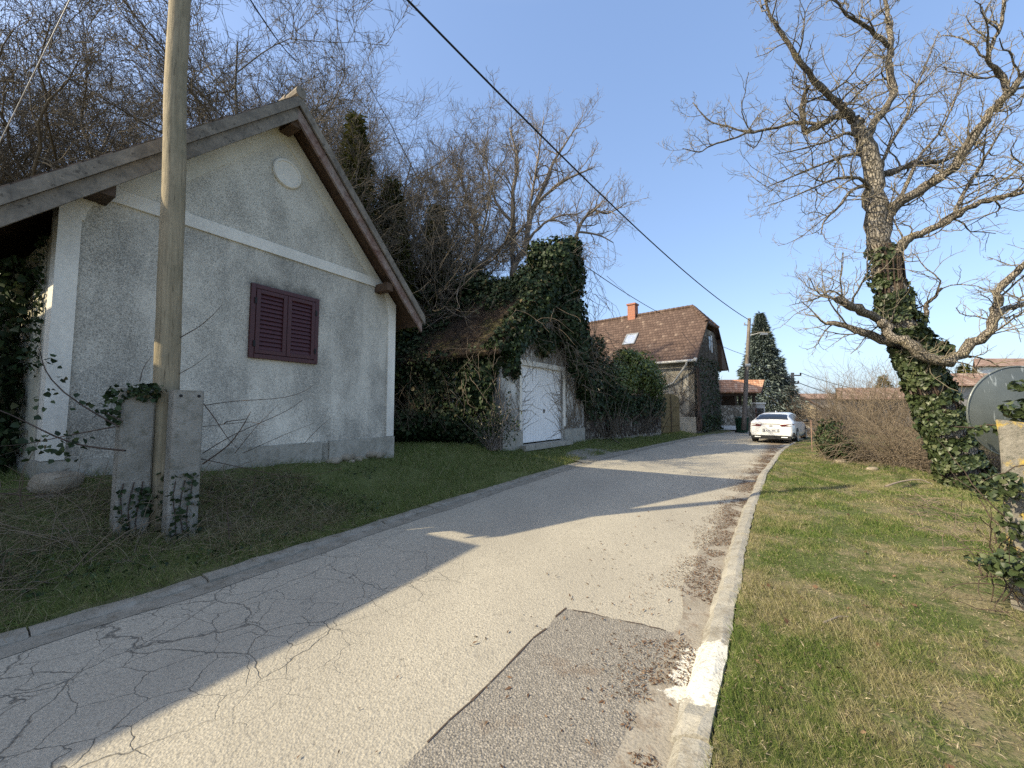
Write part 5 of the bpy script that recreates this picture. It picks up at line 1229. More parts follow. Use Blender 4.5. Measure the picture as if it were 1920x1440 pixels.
for k in range(16):
    a = rg.random() * 6.28; ii = np.linspace(0, len(trunk[0]) * .62, 12).astype(int); cc = trunk[0][ii]; q = cc + (np.cos(a + np.linspace(0, 1.2, 12))[:, None] * V(1, 0, 0) + np.sin(a + np.linspace(0, 1.2, 12))[:, None] * V(0, 1, 0)) * (trunk[1][ii] * 1.05)[:, None]; gs.append(q)
tubes_obj('stems', [(np.array(gs), np.full((16, 12), .016))], [5], M['vine'], iv)

# -------------------------------------------------------- bare trees behind cottage and garage
def clear_house(g, *extra):
    p = g[0] - R0; u = p @ d3; dep = -(p @ n3); z = g[0][..., 2]
    bad = ((u > UL - .4) & (u < UR + .6) & (dep > -.6) & (dep < DEP + .5) & (z < 6.55 - 1.05 * np.abs(u - UM))).any(1)
    return (g[0][~bad], g[1][~bad]) + tuple(e[~bad] for e in extra)
def bare_tree(name, base, h, spread, lab, seed, mat, n1=9, n2=9, n3=7, n4=5, r0=.17, lean=(0, 0), grp=None, fork=.32, thin=.0056, ups=.10, tmat='bark'):
    rg = np.random.default_rng(seed); t = thing(name, base, lab, 'tree', grp); base = np.asarray(base, float)
    nst = 3
    p0 = np.repeat(base[None], nst, 0) + rg.normal(0, .1, (nst, 3)) * [1, 1, 0]; dd = np.array([[lean[0], lean[1], 1.0]]) + rg.normal(0, .22, (nst, 3))
    g0 = grow_level(rg, p0, dd, np.full(nst, h * .86) * rg.uniform(.8, 1.05, nst), np.full(nst, r0) * rg.uniform(.6, 1, nst), 12, .10, .04, .14)
    L0 = np.full(nst, h)
    p1, d1, L1, r1 = children(rg, *g0, n1, .18, .98, 1.0, .40 * spread, .6, L0); g1 = grow_level(rg, p1, d1, L1, r1 * 1.15, 11, .20, ups * .6, .22); a_, b_, L1 = clear_house(g1, L1); g1 = (a_, b_)
    p2, d2, L2, r2 = children(rg, *g1, n2, .15, 1., .95, .46, .6, L1); g2 = grow_level(rg, p2, d2, L2, r2.clip(thin * 1.6, 1), 8, .22, ups * .6, .35); a_, b_, L2 = clear_house(g2, L2); g2 = (a_, b_)
    p3, d3_, L3, r3 = children(rg, *g2, n3, .12, 1., .9, .5, .65, L2); g3 = grow_level(rg, p3, d3_, L3, r3.clip(thin * 1.1, 1), 5, .2, ups * .8, .5); a_, b_, L3 = clear_house(g3, L3); g3 = (a_, b_)
    tubes_obj('trunk', [g0], [9], M[tmat], t); tubes_obj('branches', [g1, g2], [5, 4], mat, t)
    gr = [g3]; sd = [3]
    if n4:
        p4, d4, L4, r4 = children(rg, *g3, n4, .1, 1., .7, .6, .75, L3); g4 = grow_level(rg, p4, d4, L4, r4.clip(thin, .01), 3, .13, ups, .7); gr.append(clear_house(g4)); sd.append(3)
    tubes_obj('twigs', gr, sd, mat, t); return t
def gz(x, y): return (x, y, hz(x, y) - .05)
def at(px, Y): r = ray(px, 700); return (r[0] / r[1] * Y, Y, .7)
GRT = 'bare trees behind the cottage'
bare_tree('bare_tree', at(30, 11.5), 12.5, 1.31, 'dark densely twigged bare tree at the far left, above the cottage eave', 101, M['twig_dark'], 16, 13, 10, 4, .2, (.12, -.05), GRT)
bare_tree('bare_tree', at(215, 14.5), 13.5, 1.25, 'bare tree just left of the pine pole, above the cottage roof', 102, M['twig_dark'], 16, 13, 10, 4, .2, (.0, 0), GRT)
bare_tree('bare_tree', at(455, 14.0), 13.0, 1.25, 'bare tree right of the pine pole, behind the roof ridge', 103, M['twig_dark'], 16, 13, 10, 4, .2, (-.05, 0), GRT)
bare_tree('bare_tree', at(610, 16.5), 17.4, 1.19, 'tallest bare tree with upright branches, right of the gable peak', 104, M['twig'], 16, 13, 10, 4, .2, (.02, 0), GRT)
bare_tree('bare_tree', at(755, 18.0), 14.2, 1.25, 'bare rounded tree between the gable and the pale tree', 105, M['twig'], 14, 11, 9, 3, .18, (.05, 0), GRT)
bare_tree('bare_tree', at(330, 19.0), 17.5, 1.25, 'bare tree deepest behind the cottage roof, partly hidden by the pine pole', 106, M['twig_dark'], 16, 13, 10, 4, .2, (.0, 0), GRT)
bare_tree('bare_tree', at(120, 20.0), 19.0, 1.2, 'bare tree deep behind the cottage roof at the upper left', 108, M['twig_dark'], 16, 13, 10, 4, .2, (.0, 0), GRT)
bare_tree('bare_tree', at(540, 21.0), 18.5, 1.15, 'bare tree deep behind the gable peak, between two nearer trees', 109, M['twig'], 16, 13, 10, 4, .2, (.0, 0), GRT)
bare_tree('bare_tree', at(690, 22.0), 19.0, 1.1, 'bare tree behind the olive conifers right of the gable', 110, M['twig_dark'], 14, 11, 9, 3, .2, (.0, 0), GRT)
bare_tree('bare_tree', at(840, 21.0), 11.0, 1.12, 'smaller bare tree just left of the pale barked tree', 107, M['twig'], 9, 8, 7, 3, .14, (.0, 0), GRT)
# the pale, more open tree above the garage: limbs follow the photo
pale = thing('pale_bare_tree', at(975, 19), 'pale barked open crowned bare tree rising behind the ivy clad garage', 'tree')
PY = 19.0; LK = .8
PL = [limb([(965, 640, PY, 11), (963, 520, PY, 9), (966, 495, PY, 8), (985, 465, PY, 7), (995, 400, PY, 6), (1015, 360, PY, 5), (1040, 300, PY, 3.5), (1070, 255, PY, 2), (1090, 225, PY, 1)]),
 limb([(963, 505, PY, 7), (962, 440, 19.3, 6), (963, 360, 19.5, 5), (970, 300, 19.6, 3.5), (955, 240, 19.8, 1.6)]), limb([(893, 560, 18.5, 8), (893, 500, 18.5, 7), (893, 430, 18.4, 6), (880, 380, 18.2, 4), (862, 330, 18, 2), (850, 290, 18, 1)]),
 limb([(893, 505, 18.5, 5), (925, 475, 18.8, 4), (955, 450, 19, 3), (990, 420, 19.3, 2)]), limb([(1000, 390, PY, 4), (1040, 350, 18.6, 3.4), (1075, 330, 18.3, 2.6), (1110, 315, 18.1, 1.5)]),
 limb([(1075, 480, 18.6, 5), (1085, 430, 18.5, 4), (1110, 395, 18.4, 3.4), (1140, 400, 18.3, 2), (1175, 380, 18.2, 1)]), limb([(1060, 560, 18.6, 6), (1075, 480, 18.6, 5)]), limb([(990, 410, PY, 4), (1000, 350, 18.8, 3), (1010, 290, 18.6, 2.2), (1020, 220, 18.5, 1)]),
 limb([(963, 420, 19.3, 4), (930, 380, 19.5, 3), (915, 320, 19.7, 2), (905, 260, 19.8, 1)]), limb([(985, 455, PY, 4), (1020, 420, 18.5, 3), (1050, 405, 18.2, 2), (1090, 400, 18, 1)]), limb([(1085, 435, 18.5, 3), (1120, 440, 18.6, 2), (1150, 455, 18.7, 1)])]
mb = MB()
for i, (p, r) in enumerate(PL): bumpy(p, r, 8, .1, i)
mb.build('limbs', M['twig_pale'], pale, smooth=True)
pp = []; dd = []; rr = []; LL = []
rg = np.random.default_rng(55)
for p, r in PL:
    ln = np.linalg.norm(np.diff(p, axis=0), axis=1).sum(); m = int(np.clip(ln * 5, 6, 30)); a, b, c, e = children(rg, p[None], r[None], m, .2, 1., .8, 0, .5, np.array([1.0])); k = a[:, 2] > 4.5
    pp.append(a[k]); dd.append(b[k]); rr.append(e[k]); LL.append(rg.uniform(.7, 2.0, m)[k])
pp, dd, rr, LL = map(np.concatenate, (pp, dd, rr, LL))
g1 = grow_level(rg, pp, dd, LL, rr.clip(.008, .035), 8, .18, .07, .35); p2, d2, L2, r2 = children(rg, *g1, 7, .15, 1, .75, .5, .6, LL); g2 = grow_level(rg, p2, d2, L2, r2.clip(.006, .02), 6, .18, .07, .5)
p3, d3_, L3, r3 = children(rg, *g2, 4, .2, 1, .75, .55, .7, L2); g3 = grow_level(rg, p3, d3_, L3, r3.clip(.0048, .01), 4, .16, .08, .6)
tubes_obj('branches', [g1], [5], M['twig_pale'], pale); tubes_obj('twigs', [g2, g3], [4, 3], M['twig_pale'], pale)
d3_ = None
# olive green conifers among the bare trees
for px, Y, h, r, lab, sd in ((655, 13.6, 11.6, 1.9, 'tall narrow olive conifer showing between bare trees beside the cottage gable', 1), (728, 14.5, 9.6, 1.8, 'olive conifer just right of the cottage roof edge', 2), (815, 16.0, 9.4, 1.9, 'olive conifer left of the pale bare tree', 3), (880, 19, 7.5, 1.6, 'low conifer behind the ivy mass, left of the pale tree trunk', 4)):
    b = at(px, Y); spruce('conifer', b, h, r, lab, M['conifer'], 9000, sd, grp='conifers behind the cottage', droop=.15, sz=.34)

# -------------------------------------------------------- bramble thicket and bushes on the right verge
def thicket(name, spots, lab, mat, N, Lr, rr, seed, arch=-.10, spread=.5, cat='shrub', sub=3, grp=None):
    rg = np.random.default_rng(seed); spots = np.array(spots); c = spots[:, :2].mean(0)
    t = thing(name, (c[0], c[1], hz(*c)), lab, cat, grp)
    i = rg.integers(0, len(spots), N); p0 = np.stack([spots[i, 0] + rg.normal(0, 1, N) * spots[i, 2], spots[i, 1] + rg.normal(0, 1, N) * spots[i, 2], np.zeros(N)], 1); p0[:, 2] = hgt(p0[:, 0], p0[:, 1]) - .03
    d = rg.normal(0, spread, (N, 3)) + [0, 0, 1.0]; LL = rg.uniform(*Lr, N) * spots[i, 3]
    g1 = grow_level(rg, p0, d, LL, np.full(N, rr) * rg.uniform(.5, 1, N), 9, .15, arch, .4)
    gr = [g1]; sd = [4]
    if sub:
        p2, d2, L2, r2 = children(rg, *g1, sub, .25, 1, .8, .45, .65, LL); gr.append(grow_level(rg, p2, d2, L2, r2.clip(rr * .3, 1), 5, .2, arch * .5, .5)); sd.append(3)
    tubes_obj('stems', gr, sd, mat, t); return t
def sp_(px, Y, sd, sc=1.0): r = ray(px, 780); return (r[0] / r[1] * Y, Y, sd, sc)
thicket('bramble_thicket', [sp_(1625, 11.6, .15, .55), sp_(1650, 10.9, .25, .8), sp_(1690, 10.6, .35, .95), sp_(1735, 10.4, .35, .8), sp_(1675, 12, .4, 1.0), sp_(1715, 11.8, .45, .85)], 'tangled brown dry bramble thicket between the evergreen bush and the ivy wrapped tree', M['thicket'], 640, (1.0, 3.4), .0105, 61, -.21, .7, sub=4)
thicket('bramble_thicket', [sp_(1850, 9.8, .5, .9), sp_(1900, 9.0, .6, .9), sp_(1800, 10.5, .6, .9)], 'darker dry bramble behind the round mirror, right of the ivy wrapped tree', M['thicket'], 800, (.8, 2.0), .0085, 62, -.12, .6)
thicket('bare_shrub', [sp_(1600, 24, .9, 1.0), sp_(1640, 25, 1., 1.1), sp_(1680, 24, 1., 1.05)], 'tall leafless twiggy shrub in front of the long tiled barn roof', M['thicket'], 210, (2.6, 4.9), .022, 63, -.01, .42, sub=6)
thicket('bare_shrub', [sp_(1555, 23, .7, .9), sp_(1530, 25, .6, .75), sp_(1580, 21, .6, .85)], 'lower leafless shrub just right of the white car', M['thicket'], 150, (2.0, 3.4), .02, 64, -.01, .42, sub=5)
bp = P(1554, 800, 11.6); bz = hz(bp[0], bp[1]); rg = np.random.default_rng(66)
eb = thing('evergreen_bush', (bp[0], bp[1], bz), 'small dark evergreen bush at the end of the grass verge right of the car', 'shrub')
v, f = merge([ivy_blob((bp[0], bp[1], bz + .55), (.36, .36, .62), 1700, .075, rg, shell=.6, shape='kite', up=(0, 0, .4)), ivy_blob((bp[0] + .2, bp[1] - .2, bz + .3), (.34, .3, .38), 700, .07, rg, shell=.6, shape='kite', up=(0, 0, .4))]); np_mesh('leaves', v, f, M['ivy'], eb)
N = 60; g = grow_level(rg, np.repeat(V(bp[0], bp[1], bz)[None], N, 0) + rg.normal(0, .12, (N, 3)) * [1, 1, 0], rg.normal(0, .4, (N, 3)) + [0, 0, 1], rg.uniform(.6, 1.35, N), np.full(N, .009), 6, .12, 0); tubes_obj('stems', [g], [4], M['thicket'], eb)
mb = MB(); a = G(1523, 848, .08); b_ = a + V(.01, 0, 1.1); mb.tube([a, b_], .013, 6)
tag(mb.build('marker_stake', simple('reddish_stake', (.36, .22, .17), None, 8)), 'thin reddish marker stake standing in the verge beside the car', 'stake')
for (px, py, sz, sd, lab) in ((1552, 848, .16, 1, 'pale boulder at the edge of the grass verge by the evergreen bush'), (1576, 872, .11, 2, 'smaller grey stone on the edge of the ditch'), (1636, 884, .10, 3, 'flat stone in the dark hollow under the brambles')):
    q = G(px, py, .0); q[2] = hz(q[0], q[1]) + sz * .2; tag(rock(q, (sz * 1.3, sz, sz * .6), sd, M['stone']), lab, 'boulder')
for (px, py, sz, sd, lab) in ((105, 905, .15, 11, 'rounded boulder under the left corner of the cottage plinth'), (90, 938, .13, 12, 'flat lower boulder below the left corner of the cottage')):
    off = .12; r_ = ray(px, py); t_ = np.dot(R0 + n3 * off - V(0, 0, H), n3) / np.dot(r_, n3); q = r_ * t_ + V(0, 0, H)
    tag(rock(q, (sz * 1.25, sz * 1.25, sz * .75), sd, M['stone']), lab, 'boulder')
for k, (u_, hh_) in enumerate(((-1.25, .66), (-1.0, .70), (-.78, .64), (-.5, .70), (-.3, .66), (-.95, .60))):
    rock(WU(u_, hh_, -.075), V(.17, .19, .075), 30 + k, M['stone'], 'footing_stone', house)

# -------------------------------------------------------- traffic mirror seen from behind, lichened concrete post
mc = P(1908, 773, 3.30); pq = V(math.cos(R(-5)), math.sin(R(-5)), 0); pn = V(-pq[1], pq[0], 0) * -1; pn = unit(pn + V(0, 0, -.05)); pv = unit(np.cross(pq, pn)); pv = pv if pv[2] > 0 else -pv
mir = thing('traffic_mirror', (mc[0] + .15, mc[1] + .1, .05), 'round grey back of a traffic mirror behind the lichened concrete post at the right edge', 'mirror')
rm = .385; mb = MB(); nr, na = 6, 48
for i in range(nr + 1):
    for j in range(na):
        rr_ = rm * i / nr; a = 2 * math.pi * j / na; mb.v.append(tuple(mc + pq * rr_ * math.cos(a) + pv * rr_ * math.sin(a) + pn * (.05 * (1 - (i / nr) ** 2))))
for i in range(nr):
    for j in range(na): mb.f.append([i * na + j, (i + 1) * na + j, (i + 1) * na + (j + 1) % na, i * na + (j + 1) % na])
t = NT('scratched_mirror_back', .42, .5); t.b.inputs['Metallic'].default_value = .25
cc = t.mix(t.ramp(t.noise(5, 6, .7), [(.45, 0.0), (.75, .6)]), (.12, .135, .13), (.18, .20, .192)); scv = t.ramp(t.noise(7, 3, .5, vec=t.scaled(t.co, (6, 6, 1))), [(.64, 0.0), (.67, .6)]); cc = t.mix(scv, cc, (.42, .45, .44))
M['mirrorback'] = t.done(cc, None, t.ramp(t.noise(9, 4), [(.3, .3), (.7, .55)])); mb.build('mirror_back', M['mirrorback'], mir, smooth=True)
mb = MB(); ring = np.array([mc + pq * rm * math.cos(a) + pv * rm * math.sin(a) for a in np.linspace(0, 2 * math.pi, 49)]); mb.tube(ring, .008, 6, cap=False); mb.build('rim', M['mirrorback'], mir, smooth=True)
mb = MB(); mb.poly([mc + pq * rm * .99 * math.cos(a) + pv * rm * .99 * math.sin(a) - pn * .004 for a in np.linspace(0, 2 * math.pi, 40, endpoint=False)]); t = NT('mirror_face', .05, .6); t.b.inputs['Metallic'].default_value = 1; mb.build('mirror_face', t.done((.8, .82, .83)), mir)
mb = MB(); a = mc + pq * .12 + pn * .09; mb.tube([V(a[0] + .05, a[1], -.1), a + V(0, 0, .1)], .03, 10); mb.cbox(mc + pq * .1 + pn * .06, pq * .12, pn * .06, pv * .10); mb.build('bracket', M['steel'], mir)
t = NT('lichened_concrete', .92, .2); b_ = t.ramp(t.noise(9, 6, .75), [(.3, (.13, .12, .10)), (.7, (.28, .26, .22))]); b_ = t.mix(t.ramp(t.noise(5, 5, .7), [(.54, 0.0), (.62, .9)]), b_, (.42, .30, .06)); b_ = t.mix(t.ramp(t.noise(28, 4, .7), [(.56, 0.0), (.64, .8)]), b_, (.10, .10, .08))
M['lichen'] = t.done(b_, t.bump(t.noise(35, 5, .7), .8, .015))
pc_ = P(1916, 1000, 3.0); az = R(50); pf = V(math.cos(az), -math.sin(az), 0); pd = V(math.sin(az), math.cos(az), 0)
po = thing('concrete_post', (pc_[0], pc_[1], .05), 'broken concrete post with yellow lichen and ivy at the right edge', 'post')
ztop = P(1890, 785, 3.0)[2]; w0 = .24; a = V(pc_[0], pc_[1], -.1) - pf * .075
mb = MB(); nz = 14; prof = [(0.012, 0), (w0 - .012, 0), (w0, .012), (w0, .16), (0, .16), (0, .012)]
for i in range(nz):
    z = -.1 + (ztop + .1) * i / (nz - 1)
    for (u_, w_) in prof: mb.v.append(tuple(a + pf * (u_ + random.Random(i * 7 + int(u_ * 100)).uniform(-.006, .006)) + pd * w_ + V(0, 0, z + .1 - (.0 if i < nz - 1 else random.Random(int(u_ * 90 + w_ * 50)).uniform(0, .05)))))
m_ = len(prof)
for i in range(nz - 1):
    for j in range(m_): mb.f.append([i * m_ + j, i * m_ + (j + 1) % m_, (i + 1) * m_ + (j + 1) % m_, (i + 1) * m_ + j])
mb.f.append([(nz - 1) * m_ + j for j in range(m_)]); mb.build('post', M['lichen'], po)
iv = thing('ivy', (pc_[0], pc_[1] - .1, .05), 'ivy tangle climbing the lichened concrete post at the right edge', 'ivy'); rg = np.random.default_rng(88)
pr_ = [ivy_blob(P(1915, 768, 3.0), (.10, .10, .07), 120, .04, rg), ivy_blob(P(1893, 905, 2.92), (.06, .06, .09), 90, .038, rg), ivy_blob(P(1862, 925, 3.05), (.14, .10, .045), 90, .036, rg), ivy_blob(P(1905, 1065, 2.85), (.16, .14, .10), 190, .04, rg), ivy_blob(P(1862, 1055, 2.95), (.14, .12, .05), 90, .036, rg), ivy_blob(P(1884, 990, 2.95), (.03, .04, .2), 70, .036, rg), ivy_blob(P(1912, 722, 2.95), (.06, .05, .03), 26, .045, rg), ivy_blob(P(1932, 1000, 2.8), (.08, .07, .08), 70, .04, rg)]
cr = np.array([P(x, y, Y) for x, y, Y in ((1790, 800, 3.25), (1825, 802, 3.22), (1850, 797, 3.2), (1880, 797, 3.15), (1905, 800, 3.05))])
lp = np.repeat(cr[1:], 12, 0) + rg.normal(0, .022, (48, 3)); pr_.append(leaves('ivy', lp, V(-.5, -.8, .4) + rg.normal(0, .5, (48, 3)), V(-.4, 0, -1) + rg.normal(0, .5, (48, 3)), rg.uniform(.03, .055, 48), rg))
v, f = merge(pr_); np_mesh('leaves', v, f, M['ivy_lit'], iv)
N = 44; g = grow_level(rg, V(pc_[0], pc_[1], .1) - pd * .08 + rg.normal(0, .1, (N, 3)) * [1, 1, 2.4] + [0, 0, .22], rg.normal(0, .8, (N, 3)) - pd * .2 - pf * .5, rg.uniform(.25, .7, N), np.full(N, .005), 8, .25, .0)
q = np.array([cr[np.minimum(i, 4)] for i in range(5)]); tubes_obj('stems', [g, (cr[None], np.full((1, 5), .006))], [5, 5], M['vine'], iv)

# -------------------------------------------------------- distant buildings right of the car
def hut(name, px0, px1, ytop, yeave, Y, dep, lab, wallm, roofm, gable=None, ylow=772):
    a, b = P(px0, yeave, Y), P(px1, yeave, Y); b[2] = a[2]; r0_ = ray(px0, 700); dv = V(r0_[0] / r0_[1] * dep, dep, 0); sx = lambda k: a[0] - .3 + dv[0] * k; t = thing(name, ((a[0] + b[0]) / 2, Y + dep / 2, 0), lab, 'house')
    mb = MB(); mb.box((a[0], Y, -.6), (b[0] - a[0], 0, 0), dv, (0, 0, a[2] + .6)); mb.build('wall', wallm, t)
    zt = P(px0, ytop, Y + dep / 2)[2]; mb = MB(); rr_ = [(sx(0), Y - .4, a[2] - .05), (sx(.5), Y + dep / 2, zt), (sx(1), Y + dep + .4, a[2] - .05), (sx(1), Y + dep + .1, a[2] - .12), (sx(.5), Y + dep / 2, zt - .2), (sx(0), Y - .1, a[2] - .12)]
    mb.prism([V(*q) for q in rr_], V(b[0] - a[0] + .6, 0, 0)); mb.build('roof', roofm, t); return t
M['old_orange'] = m_tile('weathered_orange_tiles', [(0, (.23, .14, .10)), (.5, (.32, .21, .155)), (1, (.44, .33, .26))], .45, .3, (1, 0, 0), (0, .8, .6), .6)
t_ = hut('barn', 1575, 1775, 727, 748, 34, 5, 'long low barn with weathered orange tiled roof behind the bare shrubs', simple('grey_wall', (.24, .22, .20), None, 3), M['old_orange'])
hut('tiled_outhouse', 1780, 1860, 700, 722, 26, 4, 'small tiled outhouse glimpsed right of the ivy wrapped trunk', simple('grey_render', (.36, .34, .32), None, 3), M['old_orange'])
fa = P(1836, 690, 40); t_ = hut('white_house', 1832, 1990, 672, 686, 40, 8, 'distant white house half hidden behind the round mirror', simple('white_render', (.72, .72, .72), None, 2), M['old_orange'])
# white gabled house straight behind the car
Yg = 55; gl_, gr_ = P(1478, 752, Yg), P(1516, 768, Yg); pk = P(1490, 738, Yg); t_ = thing('white_gabled_house', (pk[0], Yg + 3, 0), 'distant white gabled house seen just above the white car', 'house')
mb = MB(); mb.prism([V(gl_[0], Yg, -.2), V(gr_[0], Yg, -.2), V(gr_[0], Yg, gr_[2]), V(pk[0], Yg, pk[2]), V(gl_[0], Yg, gl_[2])], V(5.8, 8, 0)); mb.build('wall', simple('white_gable', (.74, .73, .71), None, 2), t_)
mb = MB(); mb.box(V(pk[0], Yg - .3, pk[2] + .25), V(gr_[0] - pk[0] + .4, 0, gr_[2] - pk[2] - .25), V(6, 8.3, 0), V(0, 0, .15)); mb.box(V(pk[0], Yg - .3, pk[2] + .25), V(gl_[0] - pk[0] - .4, 0, gl_[2] - pk[2] - .25), V(6, 8.3, 0), V(0, 0, .14)); mb.build('roof', M['old_orange'], t_)
t_ = thing('ochre_gabled_house', (P(1525, 760, 50)[0], 53, 0), 'distant ochre gable end with orange roof between white house and bare shrub', 'house')
a, b, pk = P(1504, 766, 50), P(1540, 766, 50), P(1507, 752, 50)
mb = MB(); mb.prism([V(a[0], 50, -.2), V(b[0], 50, -.2), V(b[0], 50, 1.2), V(pk[0] + .3, 50, pk[2]), V(a[0], 50, 2.2)], V(5.2, 7, 0)); mb.build('wall', simple('ochre_gable', (.62, .50, .32), None, 2), t_)
mb = MB(); mb.box(V(pk[0] + .2, 49.7, pk[2] + .2), V(b[0] - pk[0] + .2, 0, 1.25 - pk[2]), V(5.4, 7.2, 0), V(0, 0, .14)); mb.build('roof', M['old_orange'], t_)
t_ = hut('long_house', 1500, 1600, 738, 747, 62, 7, 'distant long red tiled house behind the white gable', simple('plain_render', (.45, .40, .34), None, 2), M['old_orange'])
for px, Y, h, r, lab, sd in ((1808, 30, 5.0, 1.2, 'small dark conifer in front of the distant white house', 21), (1655, 42, 5.2, 2.0, 'rounded olive evergreen behind the barn roof', 22), (1695, 44, 4.6, 2.2, 'olive evergreen behind the right end of the barn roof', 23)):
    b = at(px, Y); spruce('conifer', (b[0], b[1], 0), h, r, lab, M['conifer'], 2600, sd, grp='evergreens beyond the barn', droop=.1, sz=.4)
def far_wood():
    rg = np.random.default_rng(91); pr = []
    for k in range(46):
        px = 1180 + 20 * k; Y = rg.uniform(85, 120); c = at(px, Y); pr.append(ivy_blob((c[0], c[1], 1.0), (4.5, 3, rg.uniform(1.5, 3.6)), 420, .8, rg, shell=.6, shape='kite'))
    v, f = merge(pr); o = np_mesh('far_wood', v, f, leafmat('far_scrub', [(0, (.07, .06, .045)), (.5, (.11, .095, .07)), (1, (.15, .13, .09))], .9, 0, .1)); tag(o, 'far scrub and woodland along the horizon', 'woodland', kind='stuff')
far_wood()

# -------------------------------------------------------- grass, straw, fallen leaves
rg = np.random.default_rng(99)
def m_grass():
    t = NT('grass_blade', .7, .2); i = t.island()
    g = t.ramp(i, [(0, (.045, .085, .014)), (.5, (.09, .15, .028)), (.85, (.16, .21, .05)), (1, (.34, .31, .13))])
    d = t.ramp(i, [(0, (.12, .12, .04)), (.35, (.21, .185, .085)), (.75, (.36, .31, .17)), (1, (.50, .44, .28))])
    c = t.mix(t.math('ADD', t.math('MULTIPLY', patchmask(t), .8), .14), d, g); t.put(t.b.inputs['Base Color'], c)
    tr_ = t.n('ShaderNodeBsdfTranslucent'); t.put(tr_.inputs[0], c); mx = t.n('ShaderNodeMixShader'); mx.inputs[0].default_value = .25
    t.t.links.new(t.b.outputs[0], mx.inputs[1]); t.t.links.new(tr_.outputs[0], mx.inputs[2]); t.t.links.new(mx.outputs[0], t.t.nodes['Material Output'].inputs[0]); return t.m
M['grass'] = m_grass()
M['grass_dark'] = leafmat('verge_grass', [(0, (.075, .12, .025)), (.6, (.15, .205, .05)), (.78, (.25, .26, .085)), (1, (.48, .42, .25))], .7, .2, .2)
def lawn(name, side, s0, s1, e0, e1, N, hmul, mat, lab, dens):
    u = rg.random(N * 7); s = s0 + (s1 - s0) * u; e = e0 + (e1 - e0) * rg.random(N * 7)
    t = (tr(s) + e) if side > 0 else (tl(s) - e); x, y = st2xy(s, t)
    dist = np.hypot(x, y); pk = np.clip(2.4 / dist, .05, 1) ** 1.15
    nse = .55 * vnoise(x, y, 1.5, 3) + .45 * vnoise(x, y, 5.5, 4); pk = pk * dens(s, e, nse)
    k = rg.random(len(x)) < pk; x, y, nse, dist, e = x[k][:N], y[k][:N], nse[k][:N], dist[k][:N], e[k][:N]
    p = np.stack([x, y, hgt(x, y) - .004], 1); m = len(p)
    h = hmul * (.5 + 1.1 * nse) * rg.uniform(.45, 1.35, m); az_ = rg.random(m) * 6.283
    up = np.stack([np.cos(az_) * .75, np.sin(az_) * .75, rg.uniform(.15, 1.2, m)], 1); nn = np.stack([np.cos(az_ + .3), np.sin(az_ + .3), np.full(m, .5)], 1)
    wid = np.clip(.0022 + .0010 * dist, .003, .02) * 10 * rg.uniform(.6, 1.2, m)
    v, f = leaves('blade', p, nn, up, h, rg, wid=wid * .5)
    return tag(np_mesh(name, v, f, mat), lab, 'grass', kind='stuff')
lawn('grass', 1, -.6, 22, -.02, 6.5, 520000, .048, M['grass'], 'short patchy green and straw coloured grass on the sunny right verge', lambda s, e, n: np.clip((n - .24) * 2.8, .10, 1))
lawn('grass', -1, -.4, 26, -.05, 5.5, 230000, .095, M['grass_dark'], 'shaded dark green grass bank between the left kerb and the cottage', lambda s, e, n: np.clip((n - .12) * 2.6, .1, 1) * np.where((s < 2.6) & (e > .85), .5, 1))
# long straw lying on the left bank
N = 6500; s = rg.uniform(-.6, 3.3, N); e = rg.uniform(.12, 1.7, N); x, y = st2xy(s, tl(s) - e); k = vnoise(x, y, 2.1, 9) > .40; x, y = x[k], y[k]; m = len(x)
g = grow_level(rg, np.stack([x, y, hgt(x, y) + .005], 1), rg.normal(0, 1, (m, 3)) * [1, 1, .3] + [0, 0, .35], rg.uniform(.12, .45, m), np.full(m, .0021), 6, .2, -.10, .5)
v, f = tubes_np([g], [3]); tag(np_mesh('dry_straw', v, f, M['straw']), 'long dry straw and dead stalks lying on the shaded left bank', 'straw', kind='stuff')
# flattened thatch, chips and dead leaves between the blades of the right verge
N = 150000; s = rg.uniform(-.4, 15, N); e = rg.uniform(.0, 6, N); x, y = st2xy(s, tr(s) + e); k = rg.random(N) < np.clip(2.2 / np.hypot(x, y), .06, 1) ** 1.2; x, y = x[k], y[k]; m = len(x)
v, f = leaves('lance', np.stack([x, y, hgt(x, y) + rg.uniform(.002, .016, m)], 1), rg.normal(0, .35, (m, 3)) + [0, 0, 1], rg.normal(size=(m, 3)) * [1, 1, .25], rg.uniform(.015, .05, m), rg, wid=rg.uniform(.008, .02, m))
tag(np_mesh('thatch', v, f, leafmat('dead_thatch', [(0, (.09, .07, .045)), (.4, (.19, .155, .095)), (.8, (.34, .28, .18)), (1, (.50, .43, .30))], .9, .05, .1)), 'flattened dead grass and chips between the blades of the right verge', 'thatch', kind='stuff')
# low broad-leaved weeds along the left bank
N = 2600; s = rg.uniform(-.3, 4.6, N); e = rg.uniform(.1, 1.5, N); x, y = st2xy(s, tl(s) - e); k = vnoise(x, y, 1.7, 12) > .52; x, y = x[k], y[k]; m = len(x)
v, f = leaves('kite', np.stack([x, y, hgt(x, y) + rg.uniform(.01, .09, m)], 1), rg.normal(0, .5, (m, 3)) + [0, 0, 1], rg.normal(size=(m, 3)), rg.uniform(.025, .06, m), rg); tag(np_mesh('weeds', v, f, M['ivy']), 'low broad leaved weeds and ivy on the left bank', 'weeds', kind='stuff')
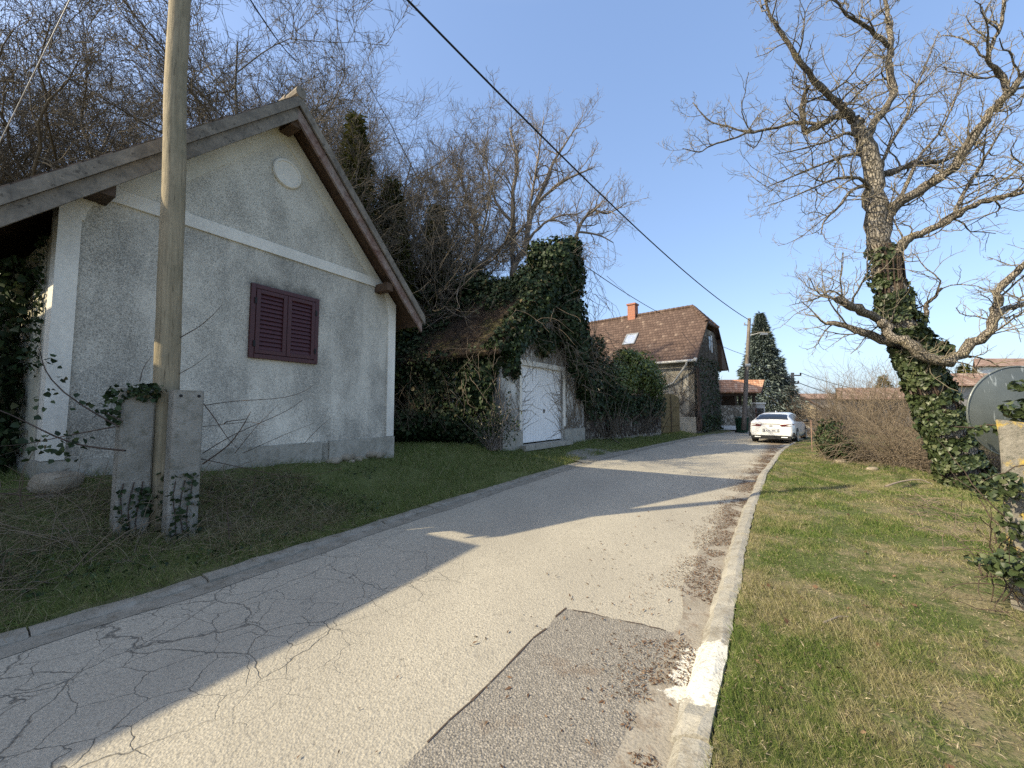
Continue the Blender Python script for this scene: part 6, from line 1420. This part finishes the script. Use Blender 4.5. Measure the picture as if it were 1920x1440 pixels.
# brown leaf and needle litter in the right gutter, and a few leaves on grass and road
N = 34000; s = rg.uniform(.9, 20, N); off = np.abs(rg.normal(0, .22, N)); t = tr(s) - .17 - off; x, y = st2xy(s, t); k = (vnoise(x, y, 2.6, 5) * .7 + .3 * vnoise(x, y, 9, 6) > .46) & (off < .75); x, y = x[k], y[k]; m = len(x)
M['litter'] = leafmat('brown_litter', [(0, (.06, .035, .022)), (.5, (.13, .075, .045)), (1, (.24, .16, .10))], .85, .05, .15)
v1 = leaves('lance', np.stack([x, y, .006 + rg.random(m) * .012], 1), rg.normal(0, .35, (m, 3)) + [0, 0, 1], rg.normal(size=(m, 3)) * [1, 1, .2], rg.uniform(.010, .028, m), rg)
N = 420; s = rg.uniform(1.2, 12, N); t = tr(s) + rg.uniform(.1, 4.2, N); x, y = st2xy(s, t); v2 = leaves('kite', np.stack([x, y, hgt(x, y) + .022], 1), rg.normal(0, .4, (N, 3)) + [0, 0, 1], rg.normal(size=(N, 3)), rg.uniform(.02, .055, N), rg)
N = 260; s = rg.uniform(.8, 12, N); t = tr(s) - rg.uniform(.2, 1.6, N); x, y = st2xy(s, t); v3 = leaves('lance', np.stack([x, y, .010 + 0 * x], 1), rg.normal(0, .3, (N, 3)) + [0, 0, 1], rg.normal(size=(N, 3)) * [1, 1, .2], rg.uniform(.02, .05, N), rg)
v, f = merge([v1, v2, v3]); tag(np_mesh('leaf_litter', v, f, M['litter']), 'brown fallen leaves and needles along the right gutter', 'leaf litter', kind='stuff')
# twigs lying at the edge of the mown grass
N = 240; s = rg.uniform(3.2, 9.5, N); t = tr(s) + 2.2 + rg.normal(0, .22, N) + np.maximum(0, (5 - s)) * -.05; x, y = st2xy(s, t)
g = grow_level(rg, np.stack([x, y, hgt(x, y) + .02], 1), rg.normal(0, 1, (N, 3)) * [1, 1, .25], rg.uniform(.15, .6, N), np.full(N, .004), 6, .25, -.02, .5)
v, f = tubes_np([g], [4]); tag(np_mesh('brushwood', v, f, M['thicket']), 'fallen twigs strewn along the edge of the mown verge', 'brushwood', kind='stuff')
# pale fallen branch by the foot of the tree
for pxs, Ys, r, lab in (([(1660, 912), (1690, 902), (1725, 898), (1748, 908)], [7.9, 7.9, 7.8, 7.7], .02, 'pale curved fallen branch lying left of the ivy wrapped tree foot'), ([(1545, 1190), (1575, 1172), (1592, 1178)], [2.75, 2.85, 2.85], .008, 'short pale stick lying in the grass of the right verge')):
    p, r_ = arc_px(pxs, Ys, r, 10)
    if r < .01: p[:, 2] = hgt(p[:, 0], p[:, 1]) + .02
    mb = MB(); mb.tube(p, r_, 7); tag(mb.build('fallen_branch', M['twig_pale'], smooth=True), lab, 'branch')
